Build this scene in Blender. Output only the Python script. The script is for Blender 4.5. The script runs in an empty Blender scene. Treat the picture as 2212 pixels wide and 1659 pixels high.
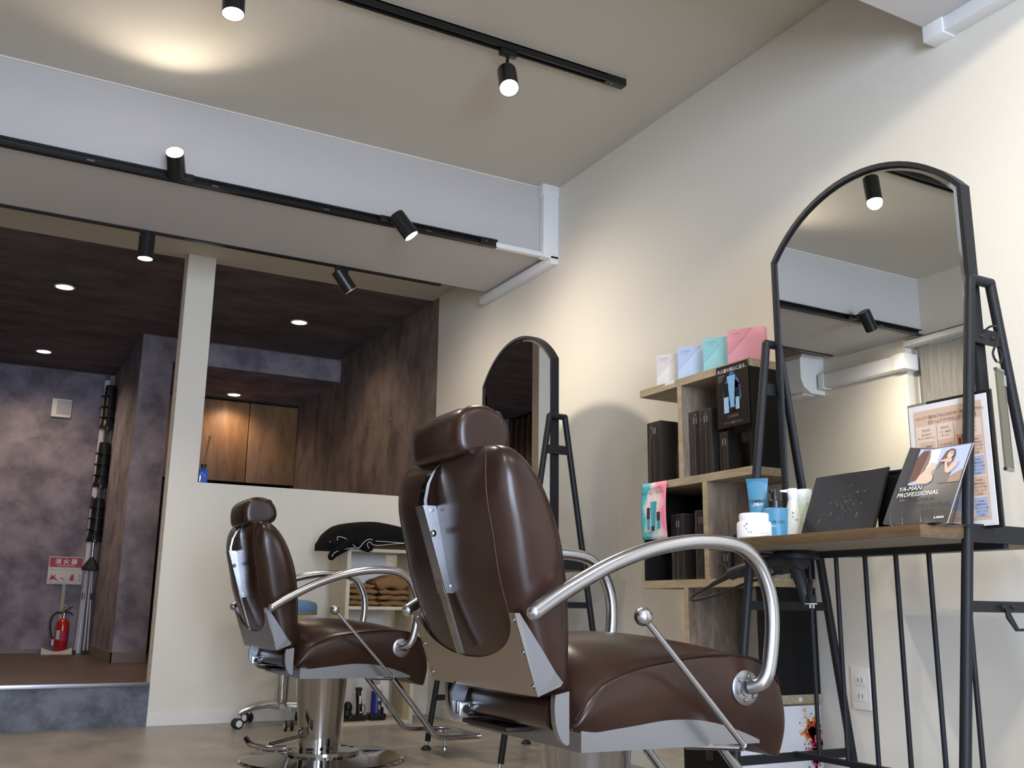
import bpy, bmesh, math, random
from mathutils import Vector as V, Matrix
random.seed(7)
PI = math.pi
SC = bpy.context.scene
COL = SC.collection

# ------------------------------------------------------------------ camera
def make_camera():
    yaw, pit, rol = math.radians(28.55), math.radians(12.94), math.radians(0.73)
    f = V((math.sin(yaw)*math.cos(pit), math.cos(yaw)*math.cos(pit), math.sin(pit)))
    r = V((math.cos(yaw), -math.sin(yaw), 0)); u = r.cross(f)
    r2 = r*math.cos(rol)+u*math.sin(rol); u2 = -r*math.sin(rol)+u*math.cos(rol)
    cd = bpy.data.cameras.new('camera'); cd.sensor_width = 36; cd.lens = 36*2112/2212
    cd.clip_start = .05
    co = bpy.data.objects.new('camera', cd); COL.objects.link(co)
    m = Matrix((r2, u2, -f)).transposed().to_4x4(); m.translation = V((0, 0, .6))
    co.matrix_world = m
    SC.camera = co
make_camera()

# ------------------------------------------------------------------ world, daylight, exposure
w = bpy.data.worlds.new('world'); SC.world = w; w.use_nodes = True
w.node_tree.nodes['Background'].inputs[0].default_value = (.62, .74, 1, 1)
w.node_tree.nodes['Background'].inputs[1].default_value = .6
SC.view_settings.view_transform = 'Standard'; SC.view_settings.look = 'None'
SC.view_settings.gamma = 1; SC.view_settings.use_curve_mapping = False
SC.view_settings.exposure = 0.2

def area(name, loc, aim, sx, sy, power, color):
    l = bpy.data.lights.new(name, 'AREA'); l.shape = 'RECTANGLE'; l.size = sx; l.size_y = sy
    l.energy = power; l.color = color
    o = bpy.data.objects.new(name, l); COL.objects.link(o); o.location = loc
    o.rotation_euler = (V(aim)-V(loc)).to_track_quat('-Z', 'Y').to_euler()
    return o
# daylight through the glazed shop front behind the camera
area('shopfront_daylight', (.2, -1.9, 1.2), (.2, 3, 1.2), 1.5, 1.9, 185, (.66, .78, 1))

# ------------------------------------------------------------------ materials
MATS = {}
def nmat(name):
    m = bpy.data.materials.new(name); m.use_nodes = True
    nt = m.node_tree; b = nt.nodes['Principled BSDF']
    MATS[name] = m
    return m, nt, b
def srgb(h):
    c = [int(h[i:i+2], 16)/255 for i in (0, 2, 4)]
    return tuple(x/12.92 if x <= .04045 else ((x+.055)/1.055)**2.4 for x in c)+(1,)
def plain(name, col, rough=.5, metal=0, coat=0, trans=0, bump=0, bscale=200, emit=0, ior=1.45, var=0, vscale=8, spec=None):
    m, nt, b = nmat(name)
    c = srgb(col) if isinstance(col, str) else tuple(col)+(1,)
    b.inputs['Base Color'].default_value = c
    b.inputs['Roughness'].default_value = rough; b.inputs['Metallic'].default_value = metal
    b.inputs['Coat Weight'].default_value = coat; b.inputs['Transmission Weight'].default_value = trans
    b.inputs['IOR'].default_value = ior
    if spec is not None: b.inputs['Specular IOR Level'].default_value = spec
    if emit:
        b.inputs['Emission Color'].default_value = c; b.inputs['Emission Strength'].default_value = emit
    tc = nt.nodes.new('ShaderNodeTexCoord')
    if bump:
        n = nt.nodes.new('ShaderNodeTexNoise'); n.inputs['Scale'].default_value = bscale; n.inputs['Detail'].default_value = 3
        bp = nt.nodes.new('ShaderNodeBump'); bp.inputs['Strength'].default_value = bump; bp.inputs['Distance'].default_value = .002
        nt.links.new(tc.outputs['Object'], n.inputs['Vector'])
        nt.links.new(n.outputs['Fac'], bp.inputs['Height']); nt.links.new(bp.outputs['Normal'], b.inputs['Normal'])
    if var:
        n = nt.nodes.new('ShaderNodeTexNoise'); n.inputs['Scale'].default_value = vscale; n.inputs['Detail'].default_value = 4
        r = nt.nodes.new('ShaderNodeMapRange'); r.inputs['To Min'].default_value = 1-var; r.inputs['To Max'].default_value = 1+var
        h = nt.nodes.new('ShaderNodeHueSaturation'); h.inputs['Color'].default_value = c
        nt.links.new(tc.outputs['Object'], n.inputs['Vector']); nt.links.new(n.outputs['Fac'], r.inputs['Value'])
        nt.links.new(r.outputs['Result'], h.inputs['Value']); nt.links.new(h.outputs['Color'], b.inputs['Base Color'])
    return m
def mottled(name, c0, c1, scale=3, stretch=(1, 1, 1), rough=.75, detail=6, lo=.38, hi=.62, bump=.15, distort=.15, rvar=0):
    m, nt, b = nmat(name)
    tc = nt.nodes.new('ShaderNodeTexCoord'); mp = nt.nodes.new('ShaderNodeMapping'); mp.inputs['Scale'].default_value = stretch
    n = nt.nodes.new('ShaderNodeTexNoise'); n.inputs['Scale'].default_value = scale; n.inputs['Detail'].default_value = detail
    n.inputs['Roughness'].default_value = .62; n.inputs['Distortion'].default_value = distort
    cr = nt.nodes.new('ShaderNodeValToRGB'); cr.color_ramp.elements[0].position = lo; cr.color_ramp.elements[1].position = hi
    cr.color_ramp.elements[0].color = srgb(c0); cr.color_ramp.elements[1].color = srgb(c1)
    bp = nt.nodes.new('ShaderNodeBump'); bp.inputs['Strength'].default_value = bump; bp.inputs['Distance'].default_value = .003
    L = nt.links.new
    L(tc.outputs['Object'], mp.inputs['Vector']); L(mp.outputs['Vector'], n.inputs['Vector']); L(n.outputs['Fac'], cr.inputs['Fac'])
    L(cr.outputs['Color'], b.inputs['Base Color']); L(n.outputs['Fac'], bp.inputs['Height']); L(bp.outputs['Normal'], b.inputs['Normal'])
    b.inputs['Roughness'].default_value = rough
    if rvar:
        r = nt.nodes.new('ShaderNodeMapRange'); r.inputs['To Min'].default_value = rough-rvar; r.inputs['To Max'].default_value = rough+rvar
        L(n.outputs['Fac'], r.inputs['Value']); L(r.outputs['Result'], b.inputs['Roughness'])
    return m
def wood(name, c0, c1, axis='Z', scale=6, rough=.5, knots=.5, c2=None):
    m, nt, b = nmat(name)
    st = {'X': (.16, 1, 1), 'Y': (1, .16, 1), 'Z': (1, 1, .16)}[axis]
    tc = nt.nodes.new('ShaderNodeTexCoord'); mp = nt.nodes.new('ShaderNodeMapping'); mp.inputs['Scale'].default_value = st
    n = nt.nodes.new('ShaderNodeTexNoise'); n.inputs['Scale'].default_value = scale*3; n.inputs['Detail'].default_value = 7
    n.inputs['Roughness'].default_value = .65; n.inputs['Distortion'].default_value = 1.2
    n2 = nt.nodes.new('ShaderNodeTexNoise'); n2.inputs['Scale'].default_value = scale*22; n2.inputs['Detail'].default_value = 3
    mx = nt.nodes.new('ShaderNodeMath'); mx.operation = 'MULTIPLY_ADD'; mx.inputs[1].default_value = .25
    cr = nt.nodes.new('ShaderNodeValToRGB'); e = cr.color_ramp.elements
    e[0].position = .38; e[1].position = .74; e[0].color = srgb(c0); e[1].color = srgb(c1)
    L = nt.links.new
    L(tc.outputs['Object'], mp.inputs['Vector']); L(mp.outputs['Vector'], n.inputs['Vector']); L(mp.outputs['Vector'], n2.inputs['Vector'])
    L(n2.outputs['Fac'], mx.inputs[0]); L(n.outputs['Fac'], mx.inputs[2]); L(mx.outputs[0], cr.inputs['Fac'])
    L(cr.outputs['Color'], b.inputs['Base Color'])
    b.inputs['Roughness'].default_value = rough
    return m
def leather(name, c0, c1, rough=.3):
    m, nt, b = nmat(name)
    tc = nt.nodes.new('ShaderNodeTexCoord')
    n = nt.nodes.new('ShaderNodeTexNoise'); n.inputs['Scale'].default_value = 5; n.inputs['Detail'].default_value = 5
    cr = nt.nodes.new('ShaderNodeValToRGB'); e = cr.color_ramp.elements; e[0].position = .3; e[1].position = .75
    e[0].color = srgb(c0); e[1].color = srgb(c1)
    n2 = nt.nodes.new('ShaderNodeTexNoise'); n2.inputs['Scale'].default_value = 6; n2.inputs['Detail'].default_value = 3
    r = nt.nodes.new('ShaderNodeMapRange'); r.inputs['To Min'].default_value = rough-.03; r.inputs['To Max'].default_value = rough+.07
    v = nt.nodes.new('ShaderNodeTexVoronoi'); v.inputs['Scale'].default_value = 700
    n3 = nt.nodes.new('ShaderNodeTexNoise'); n3.inputs['Scale'].default_value = 18; n3.inputs['Detail'].default_value = 2
    ad = nt.nodes.new('ShaderNodeMath'); ad.operation = 'MULTIPLY_ADD'; ad.inputs[1].default_value = .12
    bp = nt.nodes.new('ShaderNodeBump'); bp.inputs['Strength'].default_value = .05; bp.inputs['Distance'].default_value = .003; b.inputs['Specular IOR Level'].default_value = .38
    L = nt.links.new
    for q in (n, n2, v, n3): L(tc.outputs['Object'], q.inputs['Vector'])
    L(n.outputs['Fac'], cr.inputs['Fac']); L(cr.outputs['Color'], b.inputs['Base Color'])
    L(n2.outputs['Fac'], r.inputs['Value']); L(r.outputs['Result'], b.inputs['Roughness'])
    L(v.outputs['Distance'], ad.inputs[0]); L(n3.outputs['Fac'], ad.inputs[2]); L(ad.outputs[0], bp.inputs['Height'])
    L(bp.outputs['Normal'], b.inputs['Normal'])
    return m

M_WALL = plain('wall_paper_cream', (.72, .68, .60), .85, bump=.25, bscale=120)
M_CEIL = plain('ceiling_paper', (.57, .53, .455), .9, bump=.2, bscale=120)
M_WALLSH = plain('shaded_wall_paper', (.53, .51, .50), .85, bump=.2, bscale=120)  # same wall paper, with the beam's shade put into a darker colour
M_PLAST = plain('white_plastic', (.78, .78, .78), .4)
M_IVORY = plain('ivory_plastic', (.72, .70, .66), .4)
M_DWALL = mottled('dark_stone_paper', '65616C', '968E98', 4.6, rough=.8, lo=.36, hi=.64, detail=12)
M_DWALLR = mottled('dark_stone_paper_streaked', '544A47', '86776F', 5, (1, 1, .6), rough=.8, lo=.36, hi=.64, detail=12)
M_DCEIL = mottled('dark_ceiling_paper', '4A4241', '74686A', 4.5, (.6, 1.2, 1), rough=.85, lo=.3, hi=.7)
M_RISER = mottled('blue_grey_stone_print', '44474F', '6B6E78', 8, rough=.6, detail=9)
M_FLOOR = mottled('beige_stone_vinyl', '807870', 'A39A8E', 5, (1, .55, 1), rough=.34, detail=8, bump=.03, lo=.3, hi=.7, rvar=.06)
M_UFLOOR = mottled('dark_wood_vinyl', '43352D', '5C4A3E', 5, (.3, 3, 1), rough=.4, bump=.05)
M_CAB = wood('cabinet_oak_veneer', '64452E', '94704C', 'Z', 2.6, .5)
M_OAK = wood('shelf_oak_print', '6C6052', '9A8C76', 'Y', 9, .55)
M_OAKV = wood('shelf_oak_print_upright', '5C5046', '8E8072', 'Z', 9, .55)
M_OAKE = wood('shelf_oak_edge', '867760', 'AA9A7E', 'Y', 12, .55)
M_ASH = wood('ash_veneer', 'B0A188', 'CFC0A4', 'Z', 7, .5)
M_TABLE = wood('walnut_table_print', '453624', '6A5237', 'Y', 8, .5)
M_TABU = plain('table_underside', '8A8074', .7)
M_LEATH = leather('brown_leather', '21130E', '37221A', .27)
M_LEATHD = leather('brown_leather_seam', '1E0F0C', '2C1812', .4)
M_STITCH = plain('brown_stitching', '3E2820', .6)
M_STEEL = plain('brushed_steel', (.50, .51, .54), .22, 1, bump=.05, bscale=300, var=.06)
M_PLATE = plain('satin_steel_plate', (.42, .38, .33), .36, 1, bump=.05, bscale=260, var=.08)
M_ALU = plain('satin_aluminium', (.34, .35, .385), .3, 1)
M_CHROME = plain('polished_chrome', (.42, .415, .41), .06, 1, var=.05)
M_BLK = plain('black_powder_coat', (.010, .011, .014), .5, bump=.1, bscale=500, spec=.3)
M_BLKT = plain('black_track_plastic', (.012, .012, .013), .3)
M_RUB = plain('black_rubber', (.015, .015, .015), .6)
M_BLKP = plain('black_panel', (.008, .008, .008), .7, spec=.2)
M_MIRROR = plain('mirror_silver', (.86, .88, .86), .0, 1)
M_BEVEL = plain('mirror_bevel', (.92, .93, .92), .04, 1)
M_BOX = plain('black_carton_film', (.030, .025, .023), .22, coat=.6)
M_LENS = None
def emitter(name, col, s):
    m, nt, b = nmat(name)
    b.inputs['Base Color'].default_value = tuple(col)+(1,)
    b.inputs['Emission Color'].default_value = tuple(col)+(1,); b.inputs['Emission Strength'].default_value = s
    return m
M_LENS = emitter('lamp_lens_white', (1, .95, .86), 30)
M_LENSW = emitter('downlight_lens_warm', (1, .76, .50), 12)
M_LED = emitter('red_charge_led', (1, .08, .05), 6)
M_TOWEL = plain('brown_terry', '8A6844', .95, bump=.9, bscale=350, var=.18, vscale=30)
M_CAPE = plain('black_nylon_cape', (.006, .006, .007), .85, bump=.2, bscale=60, spec=.1)
M_PIPE = plain('white_piping', (.6, .6, .6), .7)
M_BLUEV = plain('blue_vinyl', '5F86AE', .4, var=.1)
M_TEAL = plain('teal_blue_plastic', '437F9E', .4)
M_TEALD = plain('teal_blue_cap', '35708F', .35)
M_WHT = plain('white_gloss_plastic', (.80, .80, .84), .25)
M_FROST = plain('frosted_bottle', (.62, .62, .55), .3, var=.12, vscale=40)
M_GREENB = plain('pale_green_bottle', (.60, .66, .52), .3)
M_ACRYL = plain('clear_acrylic', (1, 1, 1), .02, trans=1, ior=1.2)
M_GLASSB = plain('blue_glass', (.02, .09, .42), .08, coat=.5)
M_RED = plain('extinguisher_red', (.42, .015, .018), .25, coat=.4)
M_SIGNR = plain('sign_red', (.36, .02, .06), .5)
M_SIGNW = plain('sign_white', (.58, .56, .52), .5)
M_PINK = plain('pink_card', 'E7A3B2', .6); M_PINKD = plain('pink_card_dark', 'D9929F', .6)
M_TEALC = plain('aqua_card', '92CAD0', .6); M_TEALCD = plain('aqua_card_dark', '84BCC2', .6)
M_BLUEC = plain('pale_blue_card', 'B6C8E6', .6); M_BLUECD = plain('pale_blue_card_dark', 'A7B8D8', .6)
M_WHITEC = plain('white_card', 'DEDAD6', .6); M_WHITECD = plain('white_card_dark', 'CFC9C8', .6)
M_INK = plain('ink_black', (.03, .03, .04), .6); M_INKG = plain('ink_grey', (.25, .24, .25), .6)
M_INKW = plain('ink_white', (.82, .82, .80), .6); M_INKB = plain('ink_brown', (.17, .09, .06), .6)
M_SKIN = plain('print_skin', (.66, .40, .31), .5); M_HAIR = plain('print_hair', (.06, .035, .03), .5)
M_PBLUE = plain('print_pale_blue', (.36, .42, .60), .5); M_PCYAN = plain('print_cyan', '5FA9B4', .5)
M_PTEAL = plain('print_teal', '3F9AA8', .5); M_PPINK = plain('print_pink', 'E67F95', .5)
M_TAN = plain('print_tan', 'CDB09A', .6); M_TANL = plain('print_tan_light', 'DDC6B4', .6)
M_PORANGE = plain('print_orange', 'E05A2C', .5); M_PMAG = plain('print_magenta', 'C43A66', .5)
M_PGREEN = plain('print_green', '6C8C3C', .5); M_PGLOW = plain('print_glow_blue', '3A5E8E', .5)
M_MAGB = plain('magazine_black', (.055, .052, .05), .16, coat=.7)
M_PAPER = plain('white_paper', (.72, .70, .70), .35, coat=.4)
M_SCREEN = plain('tablet_glass', (.022, .022, .024), .12, coat=.4, bump=.02, bscale=40, var=.4, vscale=22)
M_CURT = plain('taupe_curtain', (.09, .07, .055), .8, var=.25, vscale=14)
M_BLIND = mottled('grey_woven_blind', '6A6866', '7C7A78', 14, (1, 5, .3), rough=.8)
M_TAGP = plain('olive_grey_plate', (.13, .125, .09), .55, spec=.2)
M_WOODP = plain('pale_cork', 'B59E78', .7)
M_TWIG = plain('dried_twig', (.20, .13, .07), .8)
M_DRYER = plain('dryer_black', (.02, .022, .022), .5)
M_BCAN = plain('blue_can', (.02, .035, .22), .3)
M_BROWNB = plain('brown_box', '4A3218', .7)
M_TRAY = plain('ivory_tray', (.60, .55, .44), .5)
M_YEL = plain('yellow_tag', (.5, .32, .06), .5)

# ------------------------------------------------------------------ geometry helpers
class G:
    """collects geometry of one part"""
    def __init__(s): s.v = []; s.f = []
    def add(s, vs, fs):
        o = len(s.v); s.v += [tuple(x) for x in vs]; s.f += [tuple(i+o for i in f) for f in fs]; return s
    def box(s, lo, hi, bev=0):
        lo = V(lo); hi = V(hi); a = V((min(lo[i], hi[i]) for i in range(3))); b = V((max(lo[i], hi[i]) for i in range(3)))
        if bev <= 0:
            vs = [(x, y, z) for x in (a.x, b.x) for y in (a.y, b.y) for z in (a.z, b.z)]
            return s.add(vs, [(0, 1, 3, 2), (4, 6, 7, 5), (0, 4, 5, 1), (2, 3, 7, 6), (0, 2, 6, 4), (1, 5, 7, 3)])
        bm = bmesh.new(); bmesh.ops.create_cube(bm, size=1)
        for v in bm.verts: v.co = V(((a.x+b.x)/2+v.co.x*(b.x-a.x), (a.y+b.y)/2+v.co.y*(b.y-a.y), (a.z+b.z)/2+v.co.z*(b.z-a.z)))
        bmesh.ops.bevel(bm, geom=bm.edges[:], offset=bev, segments=2, affect='EDGES', profile=.6)
        return s.bm(bm)
    def bm(s, bm, mat=None):
        bm.verts.ensure_lookup_table(); bm.verts.index_update()
        s.add([(mat @ v.co if mat else v.co) for v in bm.verts], [[v.index for v in f.verts] for f in bm.faces]); bm.free(); return s
    def rings(s, rings, closed=False, cap=True):
        n = len(rings[0]); vs = [p for r in rings for p in r]; fs = []
        m = len(rings)
        for i in range(m if closed else m-1):
            for j in range(n):
                a = i*n+j; b = i*n+(j+1) % n; c = ((i+1) % m)*n+(j+1) % n; d = ((i+1) % m)*n+j
                fs.append((a, b, c, d))
        if cap and not closed:
            fs.append(tuple(range(n))[::-1]); fs.append(tuple((m-1)*n+k for k in range(n)))
        return s.add(vs, fs)
    def tube(s, path, r, n=10, closed=False, smooth=0):
        P = [V(p) for p in path]
        if smooth: P = spline(P, smooth, closed)
        rr = r if isinstance(r, (list, tuple)) else [r]*len(P)
        if len(rr) != len(P): rr = [rr[0]+(rr[-1]-rr[0])*i/(len(P)-1) for i in range(len(P))]
        rings = []; up = None
        for i, p in enumerate(P):
            if closed: t = (P[(i+1) % len(P)]-P[i-1]).normalized()
            elif i == 0: t = (P[1]-p).normalized()
            elif i == len(P)-1: t = (p-P[-2]).normalized()
            else: t = ((P[i+1]-p).normalized()+(p-P[i-1]).normalized()).normalized()
            if up is None: up = V((0, 0, 1)) if abs(t.z) < .9 else V((1, 0, 0))
            a = t.cross(up).normalized(); up = a.cross(t).normalized()
            k = 1
            if 0 < i < len(P)-1 or closed:
                d = (P[(i+1) % len(P)]-p).normalized().dot(t); k = 1/max(.5, d)
            rings.append([p+(a*math.cos(q*2*PI/n)*k+up*math.sin(q*2*PI/n))*rr[i] for q in range(n)])
        return s.rings(rings, closed)
    def cyl(s, p0, p1, r0, r1=None, n=20): return s.tube([p0, p1], [r0, r0 if r1 is None else r1], n)
    def lathe(s, prof, c=(0, 0, 0), n=28, M=None, cap=True):
        rings = [[V((c[0]+r*math.cos(q*2*PI/n), c[1]+r*math.sin(q*2*PI/n), c[2]+z)) for q in range(n)] for r, z in prof]
        if M: rings = [[M @ p for p in r] for r in rings]
        return s.rings(rings, False, cap)
    def ball(s, c, r, n=14, sc=(1, 1, 1)):
        pr = [(max(1e-4, r*math.sin(PI*i/n)), -r*math.cos(PI*i/n)) for i in range(n+1)]
        rings = [[V((c[0]+a*math.cos(q*2*PI/n)*sc[0], c[1]+a*math.sin(q*2*PI/n)*sc[1], c[2]+z*sc[2])) for q in range(n)] for a, z in pr]
        return s.rings(rings)
    def prism(s, pts, d):
        """planar polygon pts (3-D) extruded by vector d"""
        P = [V(p) for p in pts]; d = V(d); n = len(P)
        fs = [tuple(range(n)), tuple(range(2*n-1, n-1, -1))]+[(i, n+i, n+(i+1) % n, (i+1) % n) for i in range(n)]
        return s.add(P+[p+d for p in P], fs)
    def poly(s, pts): return s.add(pts, [tuple(range(len(pts)))])
    def xf(s, M): s.v = [tuple(M @ V(p)) for p in s.v]; return s
def spline(P, k, closed=False):
    out = []; n = len(P); rng = range(n if closed else n-1)
    for i in rng:
        p0 = P[(i-1) % n] if closed or i > 0 else P[0]*2-P[1]
        p1 = P[i]; p2 = P[(i+1) % n]
        p3 = P[(i+2) % n] if closed or i+2 < n else P[-1]*2-P[-2]
        for j in range(k):
            t = j/k
            out.append(.5*((2*p1)+(p2-p0)*t+(2*p0-5*p1+4*p2-p3)*t*t+(3*p1-p0-3*p2+p3)*t**3))
    if not closed: out.append(P[-1])
    return out

def mesh_obj(name, g, mat, parent=None, smooth=35, label=None, sub=0):
    me = bpy.data.meshes.new(name); me.from_pydata(g.v, [], g.f); me.update()
    bm = bmesh.new(); bm.from_mesh(me); bmesh.ops.recalc_face_normals(bm, faces=bm.faces); bm.to_mesh(me); bm.free()
    me.materials.append(mat)
    if smooth:
        me.polygons.foreach_set('use_smooth', [True]*len(me.polygons)); me.set_sharp_from_angle(angle=math.radians(smooth))
    o = bpy.data.objects.new(name, me); COL.objects.link(o)
    if parent: o.parent = parent
    if label: o['label'] = label
    if sub:
        md = o.modifiers.new('sub', 'SUBSURF'); md.levels = sub; md.render_levels = sub
    return o
def thing(name, label, cat, loc=(0, 0, 0), rz=0, group=None):
    o = bpy.data.objects.new(name, None); COL.objects.link(o); o.location = loc; o.rotation_euler = (0, 0, rz)
    o.empty_display_size = .05
    o['label'] = label; o['category'] = cat
    if group: o['group'] = group
    return o
def tag(o, label, cat, group=None):
    o['label'] = label; o['category'] = cat
    if group: o['group'] = group
    return o
def struct(name, g, mat, parent=None, smooth=0):
    o = mesh_obj(name, g, mat, parent, smooth)
    if not parent: o['kind'] = 'structure'
    return o
def dup(root, loc, rz, label, group=None):
    def cp(o, par):
        c = o.copy(); COL.objects.link(c)
        if par: c.parent = par
        for ch in o.children: cp(ch, c)
        return c
    r = cp(root, None); r.location = loc; r.rotation_euler = (0, 0, rz); r['label'] = label
    if group: r['group'] = group
    return r
def text(name, body, size, mat, parent, org, right, up, align='LEFT', shear=0, spacing=1, line=1, bold=0):
    """lettering printed flat on a surface"""
    cu = bpy.data.curves.new(name, 'FONT'); cu.body = body; cu.size = size; cu.align_x = align; cu.shear = shear
    cu.space_character = spacing; cu.space_line = line; cu.resolution_u = 2; cu.offset = bold
    to = bpy.data.objects.new(name, cu); COL.objects.link(to)
    bpy.context.view_layer.update()
    me = bpy.data.meshes.new_from_object(to.evaluated_get(bpy.context.evaluated_depsgraph_get()))
    bpy.data.objects.remove(to)
    r = V(right).normalized(); u = V(up).normalized(); n = r.cross(u)
    M = Matrix((r, u, n)).transposed().to_4x4(); M.translation = V(org)
    me.transform(M); me.materials.clear(); me.materials.append(mat)
    o = bpy.data.objects.new(name, me); COL.objects.link(o); o.parent = parent
    return o
class Sheet:
    """2-D prints on a plane: origin, right, up, unit metres; layers are lifted a hair"""
    def __init__(s, org, right, up, parent):
        s.o = V(org); s.r = V(right).normalized(); s.u = V(up).normalized(); s.n = s.r.cross(s.u); s.p = parent
    def P(s, x, y, k): return s.o+s.r*x+s.u*y+s.n*(.0004*k)
    def poly(s, name, pts, mat, k=1): return mesh_obj(name, G().poly([s.P(x, y, k) for x, y in pts]), mat, s.p, 0)
    def polys(s, name, lst, mat, k=1):
        g = G()
        for pts in lst: g.poly([s.P(x, y, k) for x, y in pts])
        return mesh_obj(name, g, mat, s.p, 0)
    def rect(s, name, x0, y0, x1, y1, mat, k=1): return s.poly(name, [(x0, y0), (x1, y0), (x1, y1), (x0, y1)], mat, k)
    def text(s, body, size, x, y, mat, k=2, **kw): return text('lettering', body, size, mat, s.p, s.P(x, y, k), s.r, s.u, **kw)
def R4(a, b, c, d): return [(a, b), (c, b), (c, d), (a, d)]
def blob(cx, cy, r, n=10, j=.3, seed=0):
    rn = random.Random(seed); return [(cx+r*(1+j*(rn.random()-.5)*2)*math.cos(i*2*PI/n), cy+r*(1+j*(rn.random()-.5)*2)*math.sin(i*2*PI/n)) for i in range(n)]

XL, XW, Y0, YP, YB = -1.08, 2.418, -1.95, 5.42, 8.85
ZC, ZA, ZB, ZS = 2.70, 2.515, 2.335, .21

# ------------------------------------------------------------------ setting: front room
struct('floor', G().box((XL-.3, Y0, -.1), (XW+.1, YP, 0)), M_FLOOR)
struct('wall_right', G().box((XW, Y0, 0), (XW+.1, YP, ZC)), M_WALL)
struct('ceiling', G().box((XL-.3, Y0-.1, ZC), (XW+.1, 4.1, ZC+.1)), M_CEIL)
g = G().box((XL, 4.02, ZB), (XW, 4.68, ZC+.1)); struct('trim_1', g, M_WALLSH)
g = G().box((XL, .97, 2.345), (XW, 1.745, ZC+.1)); struct('trim_2', g, M_WALLSH)
struct('trim_3', G().box((XL, 4.68, ZA), (XW, YP+.09, ZA+.2)), M_CEIL)
# thin cornice lines where ceiling meets beam and wall
struct('trim_4', G().box((XL, 4.012, ZC-.007), (XW-.09, 4.0205, ZC)), M_WALL)
struct('trim_5', G().box((XW-.006, 1.745, ZC-.006), (XW, 4.02, ZC)), M_CEIL)
# left wall: solid past y 4.15, window bay in front of it
wl = struct('wall_left', G().box((XL-.1, 4.15, 0), (XL, YP, ZC)), M_WALL)
mesh_obj('upper_wall', G().box((XL-.1, Y0, 2.33), (XL, 4.15, ZC)), M_WALL, wl, 0)
mesh_obj('lower_wall', G().box((XL-.1, Y0, 0), (XL, 4.15, .5)), M_WALL, wl, 0)
struct('wall_front', G().box((XL-.3, Y0-.1, 0), (XW+.1, Y0-.02, ZC)), M_WALL)
w2 = struct('window_2', G().box((-.60, Y0-.02, .20), (-.55, Y0+.02, 2.2)).box((.95, Y0-.02, .20), (1.0, Y0+.02, 2.2)).box((-.60, Y0-.02, 2.15), (1.0, Y0+.02, 2.2)).box((-.60, Y0-.02, .20), (1.0, Y0+.02, .25)), M_ALU)
w1 = struct('window_1', G().box((XL-.3, Y0, .4), (XL-.28, 4.15, 2.33)), M_IVORY)
mesh_obj('window_reveal', G().box((XL-.28, 4.14, .5), (XL-.1, 4.15, 2.33)), M_WALLSH, w1, 0)
mesh_obj('window_sill', G().box((XL-.28, Y0, .47), (XL-.1, 4.1, .5)), M_IVORY, w1, 0)
# partition between rooms
wp = struct('wall_partition', G().box((.88, YP, 0), (XW, YP+.09, 1.243)), M_WALL)
mesh_obj('pillar', G().box((.88, YP, 1.243), (1.03, YP+.09, ZA)), M_WALL, wp, 0)
mesh_obj('edge_trim', G().box((.874, YP+.002, 0), (.8802, YP+.02, ZA)), M_OAKE, wp, 0, 'pale wooden edge strip')
mesh_obj('edge_trim', G().box((.874, YP+.035, 0), (.8802, YP+.09, ZA)), M_IVORY, wp, 0)
struct('baseboard_far', G().box((.878, YP-.008, 0), (XW, YP, .062), .002), M_IVORY)
struct('baseboard_right', G().box((XW-.008, 1.0, 0), (XW, YP-.008, .062), .002), M_IVORY)
st = struct('step', G().box((XL, YP, 0), (.88, YP+.09, ZS-.002)), M_RISER)
mesh_obj('nosing', G().box((XL, YP-.012, ZS-.016), (.878, YP+.03, ZS+.004), .002), M_ALU, st, 30, 'aluminium step nosing')

# ------------------------------------------------------------------ setting: raised back room
struct('floor_back', G().box((-1.5, YP+.03, ZS-.1), (XW, 9.1, ZS)), M_UFLOOR)
struct('ceiling_back', G().box((-1.5, YP+.09, ZA), (XW, 9.1, ZA+.1)), M_DCEIL)
struct('wall_back', G().box((-1.5, YB, ZS), (XW, YB+.1, ZA)), M_DWALL)
struct('wall_right_back', G().box((XW, YP+.005, 0), (XW+.1, 9.0, ZA)), M_DWALLR)
struct('wall_left_back', G().box((-1.4, YP+.09, ZS), (-1.3, YB, ZA)), M_DWALL)
wn = struct('wall_niche', G().box((.92, 7.3, ZS), (1.14, YB, ZA)), M_DWALL)
mesh_obj('niche_soffit', G().box((1.14, 7.3, 2.335), (XW, 8.8, ZA)), M_DWALL, wn, 0)
mesh_obj('niche_face', G().box((1.14, 8.42, ZS), (XW, 8.46, 1.6)), M_BLKP, wn, 0)
struct('baseboard_niche', G().box((.912, 7.292, ZS), (1.14, 7.3, ZS+.07)).box((.912, 7.292, ZS), (.92, YB, ZS+.07)), plain('taupe_skirting', '7A6F69', .6))
struct('baseboard_back', G().box((-1.3, YB-.008, ZS), (.92, YB, ZS+.03)), M_UFLOOR)
struct('trim_6', G().box((.92, 7.294, ZA-.006), (XW, 7.30, ZA)).box((-1.3, YB-.006, ZA-.006), (.92, YB, ZA)).box((XW-.006, YP+.1, ZA-.006), (XW, 7.3, ZA)), plain('taupe_cornice', '6E6663', .7))

# cabinets in the niche
cab = thing('wall_cabinet', 'oak-veneer wall cabinet with flush doors in the dark back niche', 'cabinet', (1.78, 8.42, 1.62))
mesh_obj('carcass', G().box((-.64, .02, 0), (.638, .36, .70)), M_BLKP, cab, 0)
for x0, x1 in ((-.64, -.225), (-.217, .206), (.214, .634)):
    mesh_obj('door', G().box((x0, 0, .004), (x1, .019, .695), .0015), M_CAB, cab, 30)
    
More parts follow.
